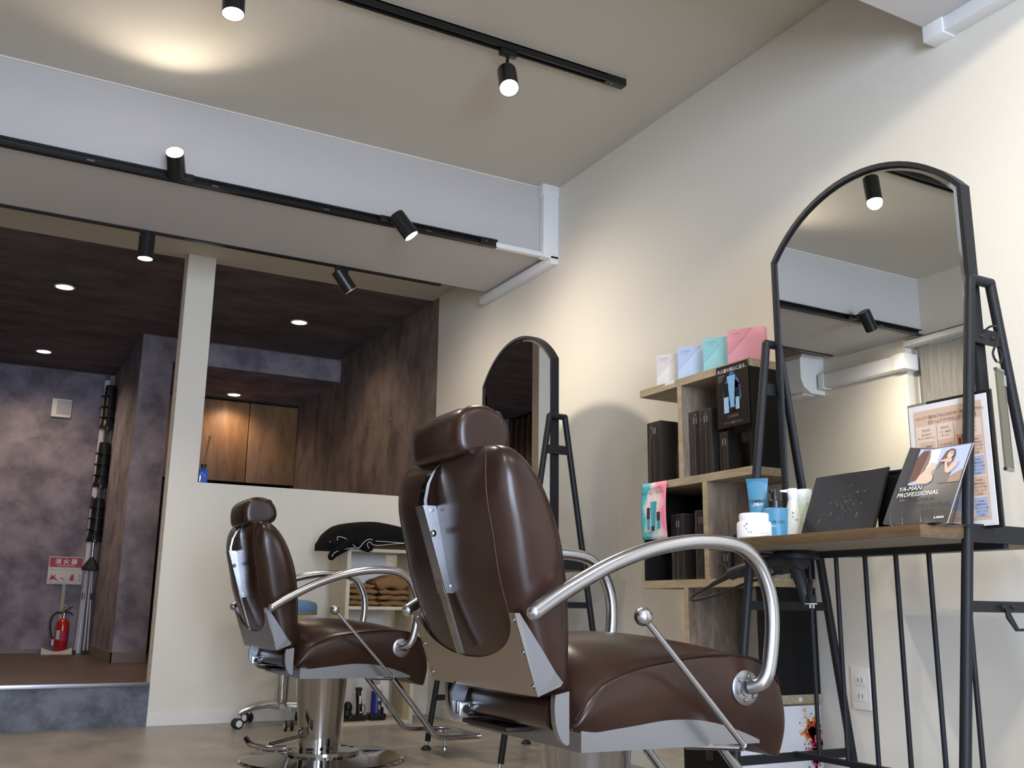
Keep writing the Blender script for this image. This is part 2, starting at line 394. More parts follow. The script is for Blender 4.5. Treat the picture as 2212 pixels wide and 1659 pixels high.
# ------------------------------------------------------------------ lights
def spot(name, loc, d, power, ang=55, blend=.5, color=(1, .88, .73), size=.035):
    l = bpy.data.lights.new(name, 'SPOT'); l.energy = power; l.spot_size = math.radians(ang); l.spot_blend = blend
    l.color = color; l.shadow_soft_size = size
    o = bpy.data.objects.new(name, l); COL.objects.link(o)
    o.location = loc; o.rotation_euler = V(d).to_track_quat('-Z', 'Y').to_euler(); return o
def track(name, label, p0, p1, size, side, slots):
    """track rail along x; 'side' is the outward normal of its slotted face"""
    t = thing(name, label, 'track rail', (p0[0], p0[1], p0[2]), 0)
    L = p1[0]-p0[0]; w, h = size
    body = G()
    if side[2] < 0: # slot faces down
        body.box((0, -w/2, -h), (L, -w/2+.007, 0)).box((0, w/2-.007, -h), (L, w/2, 0)).box((0, -w/2, -.006), (L, w/2, 0))
        mesh_obj('end_cap', G().box((L-.09, -w/2-.001, -h-.001), (L+.002, w/2+.001, 0), .001), M_BLKT, t, 30)
        mesh_obj('screw', G().cyl((L-.06, 0, -h-.002), (L-.06, 0, -h), .004), M_ALU, t)
    else: # slot faces -y
        body.box((0, -w, -h/2), (L, 0, -h/2+.007)).box((0, -w, h/2-.007), (L, 0, h/2)).box((0, -.006, -h/2), (L, 0, h/2))
        mesh_obj('end_cap', G().box((L-.09, -w-.001, -h/2-.001), (L+.002, 0, h/2+.001), .001), M_BLKT, t, 30)
        mesh_obj('screw', G().cyl((L-.06, -w-.002, 0), (L-.06, -w, 0), .004), M_ALU, t)
        for s in slots: mesh_obj('contact_clip', G().box((s-p0[0]-.014, -w*.6, -.006), (s-p0[0]+.014, -w*.5, -.001)), M_ALU, t, 0, 'bright metal contact clip')
    mesh_obj('rail', body, M_BLKT, t, 0)
    return t
track('ceiling_track', 'black lighting track screwed to the ceiling nearest the camera', (-.8, 2.955, ZC), (2.106, 0, 0), (.034, .03), (0, 0, -1), [])
track('beam_track', 'thick black lighting track along the near lower edge of the beam', (-1.05, 4.02, 2.337), (2.08, 0, 0), (.03, .036), (0, -1, 0), (.24, .73, 1.22, 1.72, -.7))
tr = thing('beam_track', 'thin black lighting track peeping out behind the beam', 'track rail', (-1.0, 4.68, 2.347))
mesh_obj('rail', G().box((0, .001, -.019), (3.10, .03, .012)), M_BLKT, tr, 0)

def spotlight(label, mount, centre, d, r=.0365, ln=.125, power=30, ang=60, blend=.6, face=1):
    """cylindrical head: centre of head, direction d of the beam, arm from mount"""
    d = V(d).normalized(); c = V(centre); t = thing('spotlight', label, 'spotlight', mount, 0, 'black cylinder spotlights on the tracks')
    c = c-V(mount)
    q = d.to_track_quat('Z', 'Y').to_matrix().to_4x4(); q.translation = c
    h = ln/2
    mesh_obj('housing', G().lathe([(.004, -h), (r-.003, -h), (r, -h+.004), (r, h), (r-.002, h), (r-.003, h-.02), (.004, h-.022)], M=q, n=32), M_BLKT, t)
    mesh_obj('lens', G().lathe([(.0005, h-.006), (r*.6, h-.004), (r-.003, h-.012), (r-.003, h-.016), (.0005, h-.016)], M=q, n=28), M_LENS, t, label='glowing round lens')
    arm0 = V((0, 0, 0)); tail = c-d*(h-.008)
    mesh_obj('adapter', G().box(arm0+V((-.035, -.012, -.014)), arm0+V((.035, .012, .012)), .002), M_BLKT, t, 30)
    mesh_obj('arm', G().tube([arm0, arm0*.5+tail*.5+V((0, 0, .0)), tail], .0065, 10), M_BLKT, t)
    spot('spot_beam', V(mount)+c+d*(h+.006), d, power, ang, blend)
    return t
track('ceiling_track', 'added unseen lighting track on the ceiling behind the camera', (-.8, .2, ZC), (2.106, 0, 0), (.034, .03), (0, 0, -1), [])  # added track, out of view, carrying the two extra spotlights
spotlight('added unseen spotlight behind the camera brightening the right wall', (1.35, .2, 2.662), (1.40, .22, 2.56), (.7, .45, -.7), power=75, ang=140, blend=1)  # added lamp, never in view, to brighten the right wall
spotlight('added unseen spotlight behind the camera brightening the room centre', (.2, .2, 2.662), (.22, .25, 2.56), (.2, .7, -.8), power=50, ang=140, blend=1)  # added lamp, never in view, to lift the light in mid-room
spotlight('black spotlight cut by the top edge, pointing down from the ceiling track', (.544, 2.955, 2.662), (.546, 2.952, 2.545), (.01, -.12, -1), power=60, ang=130, blend=1)
spotlight('black spotlight with glaring lens near the end of the ceiling track', (1.572, 2.955, 2.662), (1.560, 2.930, 2.535), (-.16, -.48, -.85), power=60, ang=140, blend=1)
spotlight('spotlight tipped upwards on the beam track, washing the ceiling', (.60, 3.975, 2.335), (.553, 3.93, 2.362), (-.30, -1.0, .50), power=11, ang=112, blend=.7)
spotlight('spotlight tipped sideways towards the right wall on the beam track', (1.50, 3.975, 2.335), (1.552, 3.90, 2.290), (.62, -.25, -.9), power=36, ang=150, blend=1)
spotlight('black spotlight hanging straight down behind the beam on the left', (.562, 4.698, 2.318), (.565, 4.705, 2.262), (0, 0, -1), power=30, ang=110, blend=1)
spotlight('black spotlight slanting behind the beam towards the right wall', (1.532, 4.698, 2.318), (1.551, 4.705, 2.264), (.62, .0, -.78), power=19, ang=130, blend=1)
spotlight('spotlight on the beam track seen only in the large mirror', (-.42, 3.975, 2.335), (-.46, 3.90, 2.300), (-.6, .1, -.8), power=50, ang=130, blend=1)
def downlight(label, x, y, z, power, group=True):
    t = thing('downlight', label, 'downlight', (x, y, z), 0, 'warm recessed downlights')
    mesh_obj('bezel', G().lathe([(.05, 0), (.062, -.001), (.062, -.004), (.05, -.005)], n=36, cap=False), M_PLAST, t)
    mesh_obj('lens', G().lathe([(.0005, -.002), (.051, -.002), (.051, -.0035), (.0005, -.0035)], n=36), M_LENSW, t)
    spot('downlight_beam', (x, y, z-.02), (0, 0, -1), power, 150, .8, (1, .72, .50), .05)
downlight('round warm downlight in the dark ceiling left of the pillar, nearer one', .321, 6.42, ZA, 24)
downlight('round warm downlight in the dark ceiling just above the wall vent panel', .32, 8.25, ZA, 32)
downlight('round warm downlight in the dark ceiling right of the pillar', 1.81, 6.42, ZA, 24)
downlight('round warm downlight under the niche soffit against the cabinet doors', 1.80, 8.22, 2.335, 16)
downlight('added unseen downlight filling the dark back room, left of the others', -.15, 7.3, ZA, 30)  # added fill lamp for the back room, out of view

# ------------------------------------------------------------------ wall conduits, outlet
c = thing('cable_conduit', 'square white cable duct bending under the beam end at the right wall', 'cable duct', (XW, 4.0, 2.33))
mesh_obj('drop', G().box((-.088, -.028, -.02), (0, .02, .352), .003), M_PLAST, c, 30)
mesh_obj('collar', G().box((-.098, -.036, .352), (.0, .02, .37), .002).box((-.094, -.032, .31), (0, .02, .352), .002), M_PLAST, c, 30)
mesh_obj('run', G().box((-.046, -.028, -.047), (0, .76, -.005), .002), M_PLAST, c, 30)
mesh_obj('branch', G().box((-.345, -.012, -.012), (-.088, .02, .012), .002), M_PLAST, c, 30)
c = thing('cable_conduit', 'white cable duct along the right wall under the nearest beam, top right corner', 'cable duct', (XW, 1.70, 2.345))
mesh_obj('run', G().box((-.05, -.95, -.046), (0, .045, 0), .002), M_PLAST, c, 30)
mesh_obj('elbow', G().box((-.056, -.02, -.05), (0, .05, .012), .003), M_PLAST, c, 30)
o = thing('wall_outlet', 'white double socket plate on the right wall behind the table rods', 'outlet', (XW, 2.20, .378))
mesh_obj('plate', G().box((-.008, -.036, -.062), (0, .036, .062), .003), M_IVORY, o, 30)
for dz in (.024, -.022):
    s_ = mesh_obj('socket', G().box((-.0095, -.02, dz-.016), (-.007, .02, dz+.016), .001), M_IVORY, o, 30)
    mesh_obj('slot', G().box((-.0100, -.008, dz-.006), (-.0092, -.006, dz+.006)).box((-.0100, .006, dz-.006), (-.0092, .008, dz+.006)), M_INK, s_, 0)
# unit on the left wall, seen in the mirror
ac = thing('air_conditioner', 'white wall air conditioner on the left wall, seen in the large mirror', 'air conditioner', (XL, 5.235, 2.09))
pf = [(0, .0), (.13, 0), (.2, .04), (.225, .10), (.225, .24), (.20, .28), (0, .28)]
mesh_obj('casing', G().prism([(x, -.385, z) for x, z in pf], (0, .77, 0)), M_PLAST, ac, 25)
mesh_obj('vane', G().box((.06, -.34, -.004), (.17, .34, .004), .002), M_IVORY, ac, 30)
dc = thing('pipe_duct', 'white pipe duct from the air conditioner to the window, seen in the mirror', 'cable duct', (XL, 4.62, 2.17))
mesh_obj('run', G().box((0, -.45, -.045), (.075, .20, .05), .012), M_PLAST, dc, 30)
mesh_obj('elbow', G().box((-.06, -.52, -.05), (.085, -.42, .058), .014), M_PLAST, dc, 30)
mesh_obj('end_cover', G().box((0, .165, -.052), (.082, .215, .057), .01), M_PLAST, dc, 30)
bl = thing('window_blind', 'grey woven panel blind under a white rail, seen in the large mirror', 'blind', (XL-.045, 2.6, .55))
for k in range(5): mesh_obj('panel', G().box((.006*(k % 2), -1.62+.62*k-.01, 0), (.003+.006*(k % 2), -1.62+.62*(k+1), 1.72)), M_BLIND, bl, 0)
mesh_obj('head_rail', G().box((-.01, -1.6, 1.725), (.085, 1.535, 1.758), .004), M_PLAST, bl, 30)

# ------------------------------------------------------------------ barber chairs
def sup(cx, a, b, z, n=36, e=3.0):
    out = []
    for i in range(n):
        t = 2*PI*i/n; c_, s_ = math.cos(t), math.sin(t)
        out.append(V((cx+a*math.copysign(abs(c_)**(2/e), c_), b*math.copysign(abs(s_)**(2/e), s_), z)))
    return out
def interp(tab, k):
    """resample rows of numbers with a Catmull spline"""
    out = []
    n = len(tab)
    for i in range(n-1):
        for j in range(k):
            t = j/k; r = []
            for c_ in range(len(tab[0])):
                p1, p2 = tab[i][c_], tab[i+1][c_]; p0 = tab[i-1][c_] if i else 2*p1-p2; p3 = tab[i+2][c_] if i+2 < n else 2*p2-p1
                r.append(.5*(2*p1+(p2-p0)*t+(2*p0-5*p1+4*p2-p3)*t*t+(3*p1-p0-3*p2+p3)*t**3))
            out.append(r)
    out.append(list(tab[-1])); return out
def barber_chair():
    t = thing('barber_chair', 'near brown leather barber chair filling the foreground', 'chair')
    # backrest: z, rear x, front x, half width
    tab = [(.425, -.250, -.225, .13), (.432, -.262, -.205, .20), (.45, -.275, -.190, .232), (.50, -.302, -.186, .243), (.58, -.340, -.184, .250),
           (.66, -.372, -.190, .257), (.74, -.390, -.207, .263), (.81, -.405, -.236, .266), (.86, -.405, -.268, .264), (.895, -.396, -.302, .252), (.914, -.384, -.330, .230), (.921, -.376, -.350, .185)]
    rows = interp(tab, 4)
    rings = [sup((r[1]+r[2])/2, abs(r[2]-r[1])/2, r[3], r[0], 48, 3.5) for r in rows]
    # the rear panel is slightly hollow between its two bolsters
    b = mesh_obj('backrest', G().rings(rings), M_LEATH, t, 60)
    for sg, nm in ((1, 0), (-1, 0)):
        for th, rr in ((.74, .0014), (.30, .0014)):
            path = []
            for r in rows[4:-3]:
                cx = (r[1]+r[2])/2; a = abs(r[2]-r[1])/2; an = PI*th if th > .5 else PI*th
                c_, s_ = math.cos(an), math.sin(an)
                path.append((cx+a*math.copysign(abs(c_)**(2/3.5), c_)*1.003, sg*r[3]*abs(s_)**(2/3.5)*1.003, r[0]))
            mesh_obj('seam', G().tube(path, rr, 6), M_STITCH if th > .5 else M_LEATHD, b)
    # headrest
    hp = [(-.405, .912), (-.415, .955), (-.408, .995), (-.375, 1.018), (-.33, 1.020), (-.292, .998), (-.275, .96), (-.285, .925), (-.33, .908), (-.37, .905)]
    cxh = sum(p[0] for p in hp)/10; czh = sum(p[1] for p in hp)/10
    hp2 = [(p.x, p.z) for p in spline([V((x, 0, z)) for x, z in hp], 3, True)]
    rings = []
    for y, s in ((-.124, .60), (-.123, .74), (-.119, .87), (-.108, .95), (-.08, .99), (0, 1.0), (.08, .99), (.108, .95), (.119, .87), (.123, .74), (.124, .60)):
        rings.append([V((cxh+(x-cxh)*s, y, czh+(z-czh)*s)) for x, z in hp2])
    hd = mesh_obj('headrest', G().rings(rings), M_LEATH, t, 60)
    pts = []
    for k in range(72):
        a_ = 2*PI*k/72; c_, s_ = math.cos(a_), math.sin(a_)
        y = .1215*math.copysign(abs(c_)**.4, c_); z = czh+.0535*math.copysign(abs(s_)**.4, s_)
        pts.append((-.305+.0012*(-1)**k, y, z))
    mesh_obj('stitching', G().tube(pts, .0030, 6, True), M_LEATHD, hd)
    # headrest bar and its channel
    mesh_obj('headrest_bar', G().rings([[V((x-.0035*nx, y, z-.0035*nz)), V((x+.0035*nx, y, z+.0035*nz)), V((x+.0035*nx, -y, z+.0035*nz)), V((x-.0035*nx, -y, z-.0035*nz))]
        for (x, z, nx, nz), y in [(q, .0135) for q in ((-.335, .928, .3, 1), (-.362, .924, .5, .9), (-.388, .909, .7, .75), (-.409, .886, .85, .5), (-.422, .857, .95, .25), (-.428, .82, 1, .05), (-.420, .78, 1, -.25), (-.376, .635, 1, -.35), (-.330, .507, 1, -.35))]]), M_CHROME, t, 30)
    def along(z): return -.413+(.80-z)*.33
    ch = G()
    for ya, yb, dx0, dx1 in ((-.019, .019, -.020, -.016), (-.021, -.017, -.020, .010), (.017, .021, -.020, .010)):
        ch.rings([[V((along(z)+dx0, ya, z)), V((along(z)+dx0, yb, z)), V((along(z)+dx1, yb, z)), V((along(z)+dx1, ya, z))] for z in (.81, .63)])
    cc = mesh_obj('channel', ch, M_STEEL, t, 0)
    for z in (.772,): mesh_obj('screw', G().ball((along(z)-.008, -.022, z-.02), .0075, 12), M_CHROME, cc)
    for z in (.80, .645): mesh_obj('screw', G().cyl((along(z)-.002, -.026, z), (along(z)-.002, -.018, z), .004), M_CHROME, cc)
    # steel back plate with a U-shaped cut
    def bx(z): return -.338+(.592-z)*.36
    out = [(.246, .592), (.240, .437), (-.240, .437), (-.246, .592)]
    U = []
    for k in range(0, 25):
        a = PI*k/24; U.append((-.222*math.cos(a), .592-.092*math.sin(a)**.9))
    pts = [(bx(z), y, z) for y, z in out]+[(bx(z), y, z) for y, z in U]
    pl = mesh_obj('back_plate', G().prism(pts, (.004, 0, 0)), M_PLATE, t, 0)
    for sg in (1, -1):
        fl = [(bx(.592), sg*.246, .592), (bx(.437), sg*.242, .437), (-.232, sg*.242, .455), (-.226, sg*.242, .462)]
        cv = [(-.245, .482), (-.268, .515), (-.29, .545), (-.312, .575), (-.325, .592)]
        mesh_obj('side_flange', G().prism(fl+[(x, sg*.244, z) for x, z in cv], (0, -sg*.003, 0)), M_ALU, pl, 0)
        for z in (.578, .518, .455): mesh_obj('screw', G().ball((bx(z)-.001, sg*.232, z), .006, 10, (.5, 1, 1)), M_CHROME, pl)
    # seat cushion: x, seam z, crown z, bottom z, half width
    tab = [(-.216, .385, .45, .380, .225), (-.212, .385, .50, .375, .240), (-.204, .392, .527, .372, .248), (-.188, .418, .540, .368, .252), (-.155, .450, .548, .362, .253), (-.12, .468, .550, .362, .252), (-.06, .487, .553, .368, .253), (.02, .50, .552, .375, .253),
           (.10, .509, .545, .371, .253), (.17, .511, .533, .356, .253), (.23, .505, .517, .333, .252), (.275, .492, .498, .312, .251), (.308, .468, .472, .298, .249), (.328, .435, .44, .300, .244), (.338, .39, .395, .325, .230)]
    rows = interp(tab, 3); rings = []
    for x, zs, zc, zb, hw in rows:
        r = []
        for k in range(-10, 11): # top
            u = k/10; r.append(V((x, hw*u, zs+(zc-zs)*(1-abs(u)**2.6))))
        for k in range(1, 9): # side +
            v = k/9; r.append(V((x, hw+.016*math.sin(PI*v)**.8-.012*v, zs+(zb-zs)*v)))
        for k in range(0, 7): r.append(V((x, (hw-.012)*(1-2*k/6), zb)))
        for k in range(1, 9):
            v = 1-k/9; r.append(V((x, -(hw+.016*math.sin(PI*v)**.8-.012*v), zs+(zb-zs)*v)))
        rings.append(r)
    se = mesh_obj('seat', G().rings(rings), M_LEATH, t, 60)
    for sg in (1, -1):
        mesh_obj('seam', G().tube([(x, sg*(hw+.0015), zs+.0005) for x, zs, zc, zb, hw in rows[6:-4]], .0024, 6), M_LEATHD, se)
    # seat frame
    fr = G().prism([(-.186, -.246, .332), (.262, -.246, .328), (.262, -.246, .345), (.20, -.246, .36), (.12, -.246, .385), (-.186, -.246, .42)], (0, .004, 0))
    fr.prism([(-.186, .246, .332), (.262, .246, .328), (.262, .246, .345), (.20, .246, .36), (.12, .246, .385), (-.186, .246, .42)], (0, -.004, 0))
    fr.box((-.188, -.246, .332), (-.184, .246, .42)).box((-.186, -.244, .336), (.26, .244, .345))
    mesh_obj('seat_frame', fr, M_ALU, t, 0)
    # hinge cheeks, rear roll, recline strut
    for sg in (1, -1):
        pts = [(-.247, .440), (-.216, .446), (-.216, .350), (-.222, .347), (-.232, .354), (-.241, .370), (-.247, .39), (-.249, .42)]
        mesh_obj('hinge_cheek', G().prism([(x, sg*.248, z) for x, z in pts], (0, -sg*.016, 0)), M_ALU, t, 25)
    rp = [sup(-.205, .042, .031, 0, 20, 2.6)]
    mesh_obj('rear_roll', G().rings([[V((-.212+p.x+.205, y, .402+p.y*1.05)) for p in rp[0]] for y in (-.218, .20)]), M_LEATH, t, 60)
    st_ = G().prism([(-.282, .112, .446), (-.235, .112, .446), (-.254, .112, .43), (-.264, .112, .40), (-.250, .112, .372), (-.272, .112, .366), (-.290, .112, .38), (-.296, .112, .42)], (0, .012, 0))
    mesh_obj('strut_bracket', st_, M_ALU, t, 25)
    mesh_obj('strut', G().cyl((-.262, .104, .385), (-.12, .104, .375), .0155).box((-.285, .092, .369), (-.252, .106, .401), .004), M_STEEL, t)
    mesh_obj('pivot_bolt', G().cyl((-.270, .086, .385), (-.270, .125, .385), .009, n=16), M_BLKT, t)
    mesh_obj('under_plate', G().box((-.245, -.05, .350), (-.12, .16, .360), .002), M_LEATHD, t, 30)
    # armrests, flanges with bolts
    for sg in (1, -1):
        ap = [(-.325, .594), (-.28, .622), (-.225, .652), (-.15, .688), (-.06, .719), (.02, .736), (.08, .742), (.14, .741), (.185, .732), (.222, .708), (.245, .672), (.258, .63), (.261, .585), (.256, .535), (.246, .49)]
        path = [(x, sg*.302, z) for x, z in ap]+[(.238, sg*.300, .468), (.228, sg*.292, .452), (.215, sg*.272, .445)]
        am = mesh_obj('armrest', G().tube(path, .0155, 18, smooth=3).ball((-.325, sg*.302, .594), .0158, 12), M_STEEL, t, 60)
        fl = mesh_obj('arm_flange', G().lathe([(.001, 0), (.036, 0), (.036, .004), (.030, .007), (.018, .007), (.017, .010), (.001, .010)], M=Matrix.Translation((.212, sg*.262, .443)) @ Matrix.Rotation(-sg*PI/2, 4, 'X')), M_ALU, t)
        for k in range(6):
            a = 2*PI*k/6+.3
            mesh_obj('bolt', G().ball((.212+.025*math.cos(a), sg*.270, .443+.025*math.sin(a)), .0048, 8, (1, .7, 1)), M_CHROME, fl)
    # recline lever
    mesh_obj('lever', G().tube([(-.085, -.312, .588), (.158, -.312, .338)], .0065, 12).tube([(.158, -.312, .338), (.165, -.30, .330), (.10, -.20, .325)], .007, 10), M_STEEL, t)
    mesh_obj('lever_knob', G().ball((-.085, -.312, .588), .0185, 20), M_STEEL, t)
    # footrest
    fp = [(.10, .40), (.215, .325), (.32, .205), (.40, .108), (.428, .088), (.47, .083), (.56, .082)]
    pa = [(x, -.165, z) for x, z in fp]; pb = [(x, .165, z) for x, z in fp][::-1]
    path = pa[1:]+[(.60, -.157, .082), (.615, -.135, .082), (.615, .135, .082), (.60, .157, .082)]+pb[:-1]
    mesh_obj('footrest', G().tube(path, .0115, 14, smooth=3), M_STEEL, t, 60)
    mesh_obj('footrest_plate', G().box((.47, -.155, .078), (.608, .065, .084), .002), M_CHROME, t, 30)
    mesh_obj('footrest_stop', G().ball((.46, -.165, .036), .014, 16).cyl((.46, -.165, .04), (.46, -.165, .08), .0055), M_STEEL, t)
    # pump column
    mesh_obj('column', G().lathe([(.078, .045), (.084, .10), (.103, .328), (.105, .331), (.100, .331), (.097, .325), (.085, .20)], (-.02, 0, 0), 48, cap=False), M_CHROME, t)
    mesh_obj('column_well', G().cyl((-.02, 0, .31), (-.02, 0, .318), .097, n=32), M_BLKP, t)
    mesh_obj('piston', G().cyl((-.02, 0, .05), (-.02, 0, .34), .045, n=32), M_BLKT, t)
    mesh_obj('base', G().lathe([(.001, 0), (.325, 0), (.328, .006), (.322, .012), (.16, .028), (.145, .030), (.145, .042), (.12, .046), (.001, .046)], n=64), M_CHROME, t, 25)
    mesh_obj('pedal', G().lathe([(.001, -.012), (.022, -.012), (.024, 0), (.022, .008), (.001, .010)], M=Matrix.Translation((-.098, -.045, .112)) @ Matrix.Rotation(-PI/2, 4, 'X') @ Matrix.Rotation(-.4, 4, 'Y'), n=20)
             .tube([(-.10, -.06, .108), (-.25, -.12, .088)], .0065, 10).tube([(-.315, -.02, .098), (-.305, -.07, .082), (-.27, -.12, .075), (-.22, -.16, .075), (-.20, -.17, .078)], .012, 12, smooth=3), M_CHROME, t, 60)
    return t
chair = barber_chair()
chair.location = (1.26, 1.92, 0)
dup(chair, (1.333, 3.995, 0), 0, 'far brown leather barber chair standing before the white partition')

# ------------------------------------------------------------------ mirror stations
def station():
    """origin: centre of stand on the floor; mirrors face -x and +x; length along y .69"""
    t = thing('mirror_station', 'near black steel styling station with a large arched mirror and rods below', 'styling station')
    yn, yf = -.345, .345
    for sg in (-1, 1):
        y = sg*.345
        fr = G()
        a = (.037, 1.38); f0 = (.242, .035)
        for sx in (-1, 1):
            fr.tube([(sx*f0[0], y, f0[1]), (sx*a[0], y, a[1])], .0125, 14)
            fr.ball((sx*a[0], y, a[1]), .0128, 10)
        fr.tube([(-a[0], y, a[1]), (a[0], y, a[1])], .0125, 14)
        leg = mesh_obj('a_frame', fr, M_BLK, t, 50)
        for z, hh in ((1.24, .018), (.776, .020), (.617, .012), (.215, .012)):
            xx = .242-(z-.035)*.1524
            mesh_obj('crossbar', G().box((-xx, y-.004, z-hh), (xx, y+.004, z+hh)), M_BLK, leg, 0)
        for sx in (-1, 1):
            ft = mesh_obj('foot', G().lathe([(.001, 0), (.022, 0), (.023, .004), (.018, .012), (.006, .020), (.001, .021)], (sx*.247, y, 0)), M_RUB, leg)
            mesh_obj('foot_stud', G().cyl((sx*.247, y, .018), (sx*.2425, y, .04), .0055), M_CHROME, leg)
        for x in (-.02, .02): mesh_obj('bolt', G().ball((x, y+sg*.005, 1.24), .006, 8, (1, .6, 1)), M_BLKT, leg)
    for z in (.752, .222): mesh_obj('rail', G().box((-.009, yn, z-.007), (.009, yf, z+.007)), M_BLK, t, 0)
    for k in range(6): mesh_obj('rod', G().tube([(0, .257-.0985*k, .225), (0, .257-.0985*k, .755)], .0062, 12), M_BLK, t, 60)
    # two table tops
    for sg in (-1, 1):
        tb = mesh_obj('table_top', G().box((sg*.034, yn+.0, .7625), (sg*.282, yf+.0, .787), .0015), M_TABLE, t, 30)
        mesh_obj('underside', G().box((sg*.034, yn+.004, .7612), (sg*.278, yf-.004, .7626)), M_TABU, tb, 0, 'plain greyish underside')
    # mirror: frame and glass with arched head
    hw = .330; zs, zt, z0 = 1.634, 1.797, .79
    def outline(i):
        H = hw-i; pts = [(-H, z0+i)]
        R = (hw*hw+(zt-zs)**2)/(2*(zt-zs)); zc = zt-R; Ri = R-i
        a0 = math.asin(min(1, H/Ri))
        for k in range(25):
            a = -a0+2*a0*k/24; pts.append((Ri*math.sin(a), zc+Ri*math.cos(a)))
        pts.append((H, z0+i)); return pts
    A, B = outline(0), outline(.012)
    n = len(A)
    for sg in (-1, 1): pass
    rings = []
    for i in range(n):
        (ya, za), (yb, zb) = A[i], B[i]
        rings.append([V((-.017, ya, za)), V((.017, ya, za)), V((.017, yb, zb)), V((-.017, yb, zb))])
    mesh_obj('mirror_frame', G().rings(rings, True), M_BLK, t, 20)
    C, D = outline(.0125), outline(.024)
    mesh_obj('backing', G().prism([(-.006, y, z) for y, z in C], (.012, 0, 0)), M_BLKP, t, 0)
    for sg in (-1, 1):
        gl = mesh_obj('mirror_glass', G().poly([(sg*.0125, y, z) for y, z in D]), M_MIRROR, t, 0)
        g = G()
        for i in range(n):
            j = (i+1) % n
            g.poly([(sg*.0095, *C[i]), (sg*.0095, *C[j]), (sg*.0125, *D[j]), (sg*.0125, *D[i])])
        mesh_obj('bevelled_edge', g, M_BEVEL, gl, 0)
    return t
sta = station(); sta.location = (2.048, 1.767, 0)
dup(sta, (2.075, 3.755, 0), math.radians(-.7), 'far black steel styling station with an arched mirror, behind the near chair')

# hooks and the hanging plate on the near station
hk = thing('s_hook', 'black s-shaped hook on the upper crossbar of the near station', 'hook', (2.048, 1.41, 1.235))
mesh_obj('wire', G().tube([(-.012, .012, .012), (-.005, -.006, .026), (.006, -.018, .022), (.004, -.018, 0), (-.012, -.018, -.026), (-.022, -.018, -.045), (-.012, -.018, -.062), (.004, -.018, -.060), (.008, -.018, -.045), (.0, -.018, -.03)], .0028, 8, smooth=4), M_BLK, hk)
hp_ = thing('hanging_plate', 'slim olive-grey framed plate hanging by a string from the hook', 'hanging plate', (2.040, 1.390, .92), math.radians(14))
mesh_obj('plate', G().box((-.022, -.0025, 0), (.018, .0025, .232)), M_TAGP, hp_, 0)
mesh_obj('edge', G().box((-.023, -.004, -.003), (.019, .004, .004)).box((-.023, -.004, .229), (.019, .004, .235)).box((.017, -.004, 0), (.0195, .004, .234)), M_ALU, hp_, 0)
mesh_obj('clip', G().box((.010, -.006, .195), (.022, .006, .222), .002), M_STEEL, hp_, 30)
mesh_obj('string', G().tube([(-.012, 0, .232), (-.003, 0, .258), (.010, 0, .232)], .0006, 5), M_WOODP, hp_)
lh = thing('bracket_hook', 'black flat-steel hook bolted under the lower crossbar of the near station', 'hook', (2.02, 1.412, .605))
mesh_obj('strap', G().prism([(-.012, 0, .018), (.008, 0, .018), (.008, 0, -.004), (.030, 0, -.034), (.062, 0, -.034), (.062, 0, -.040), (.022, 0, -.040), (-.006, 0, -.012)], (0, .004, 0)), M_BLK, lh, 0)
for x in (-.02, .014): mesh_obj('bolt', G().ball((x, -.002, .012), .006, 8, (1, .7, 1)), M_BLK, lh)

# ------------------------------------------------------------------ things on the near table (z .787)
ZT = .787
def bottle_prof(name, label, cat, loc, parts, rz=0):
    t = thing(name, label, cat, loc, rz)
    for nm, prof, mat in parts: mesh_obj(nm, G().lathe(prof, n=32), mat, t)
    return t
tr_ = thing('tray', 'clear acrylic tray under the cosmetics at the far end of the near table', 'tray', (1.855, 2.0, ZT))
mesh_obj('sheet', G().box((-.072, -.105, 0), (.072, .108, .004), .001), plain('tray_plastic', (.55, .5, .5), .08, trans=.5), tr_, 30)
ZQ = ZT+.004
jar = thing('cream_jar', 'round white cream jar with scattered black letters in front of the blue tube', 'jar', (1.852, 2.022, ZQ))
mesh_obj('pot', G().lathe([(.001, 0), (.044, 0), (.047, .004), (.047, .040), (.044, .045), (.001, .045)], n=40), M_WHT, jar)
mesh_obj('lid', G().lathe([(.001, .044), (.040, .044), (.0405, .064), (.038, .068), (.001, .069)], n=40), M_WHT, jar)
def ring_text(parent, body, size, r, a0, z, mat, spin=0, facing=None):
    """letters wrapped one by one around a cylinder; a0 angle of the start (radians)"""
    a = a0
    for i, chh in enumerate(body):
        if chh != ' ':
            d = V((math.cos(a), math.sin(a), 0)); rt = V((-math.sin(a), math.cos(a), 0))
            text('lettering', chh, size, mat, parent, d*(r+.0006)+V((0, 0, z)), rt, (0, 0, 1))
        a += size*.68/r
AC0 = math.atan2(-2.02, -1.85)  # direction towards the room front
for chh, da, z in (('a', -.62, .030), ('A', -.50, .034), ('n', -.52, .022), ('c', -.40, .013), ('e', -.26, .013)):
    ring_text(jar, chh, .010, .047, AC0+da, z, M_INK)
ring_text(jar, 'creamy wax', .0055, .047, AC0+.12, .012, M_INKG)
tb = thing('cosmetic_tube', 'upright teal-blue squeeze tube with black lettering behind the white jar', 'tube', (1.905, 2.062, ZQ), math.radians(40))
rr = []
for k in range(13):
    u = k/12; z = .012+u*.155; hw_ = .019+.0105*u; hd = .022*(1-u)+.0012
    rr.append([V((hd*math.cos(q*2*PI/28), hw_*math.sin(q*2*PI/28), z)) for q in range(28)])
mesh_obj('body', G().rings(rr), M_TEAL, tb, 50)
mesh_obj('crimp', G().box((-.0016, -.030, .160), (.0016, .030, .172), .0005), M_TEALD, tb, 30)
mesh_obj('cap', G().lathe([(.001, 0), (.022, 0), (.023, .012), (.001, .013)], n=24), M_TEALD, tb)
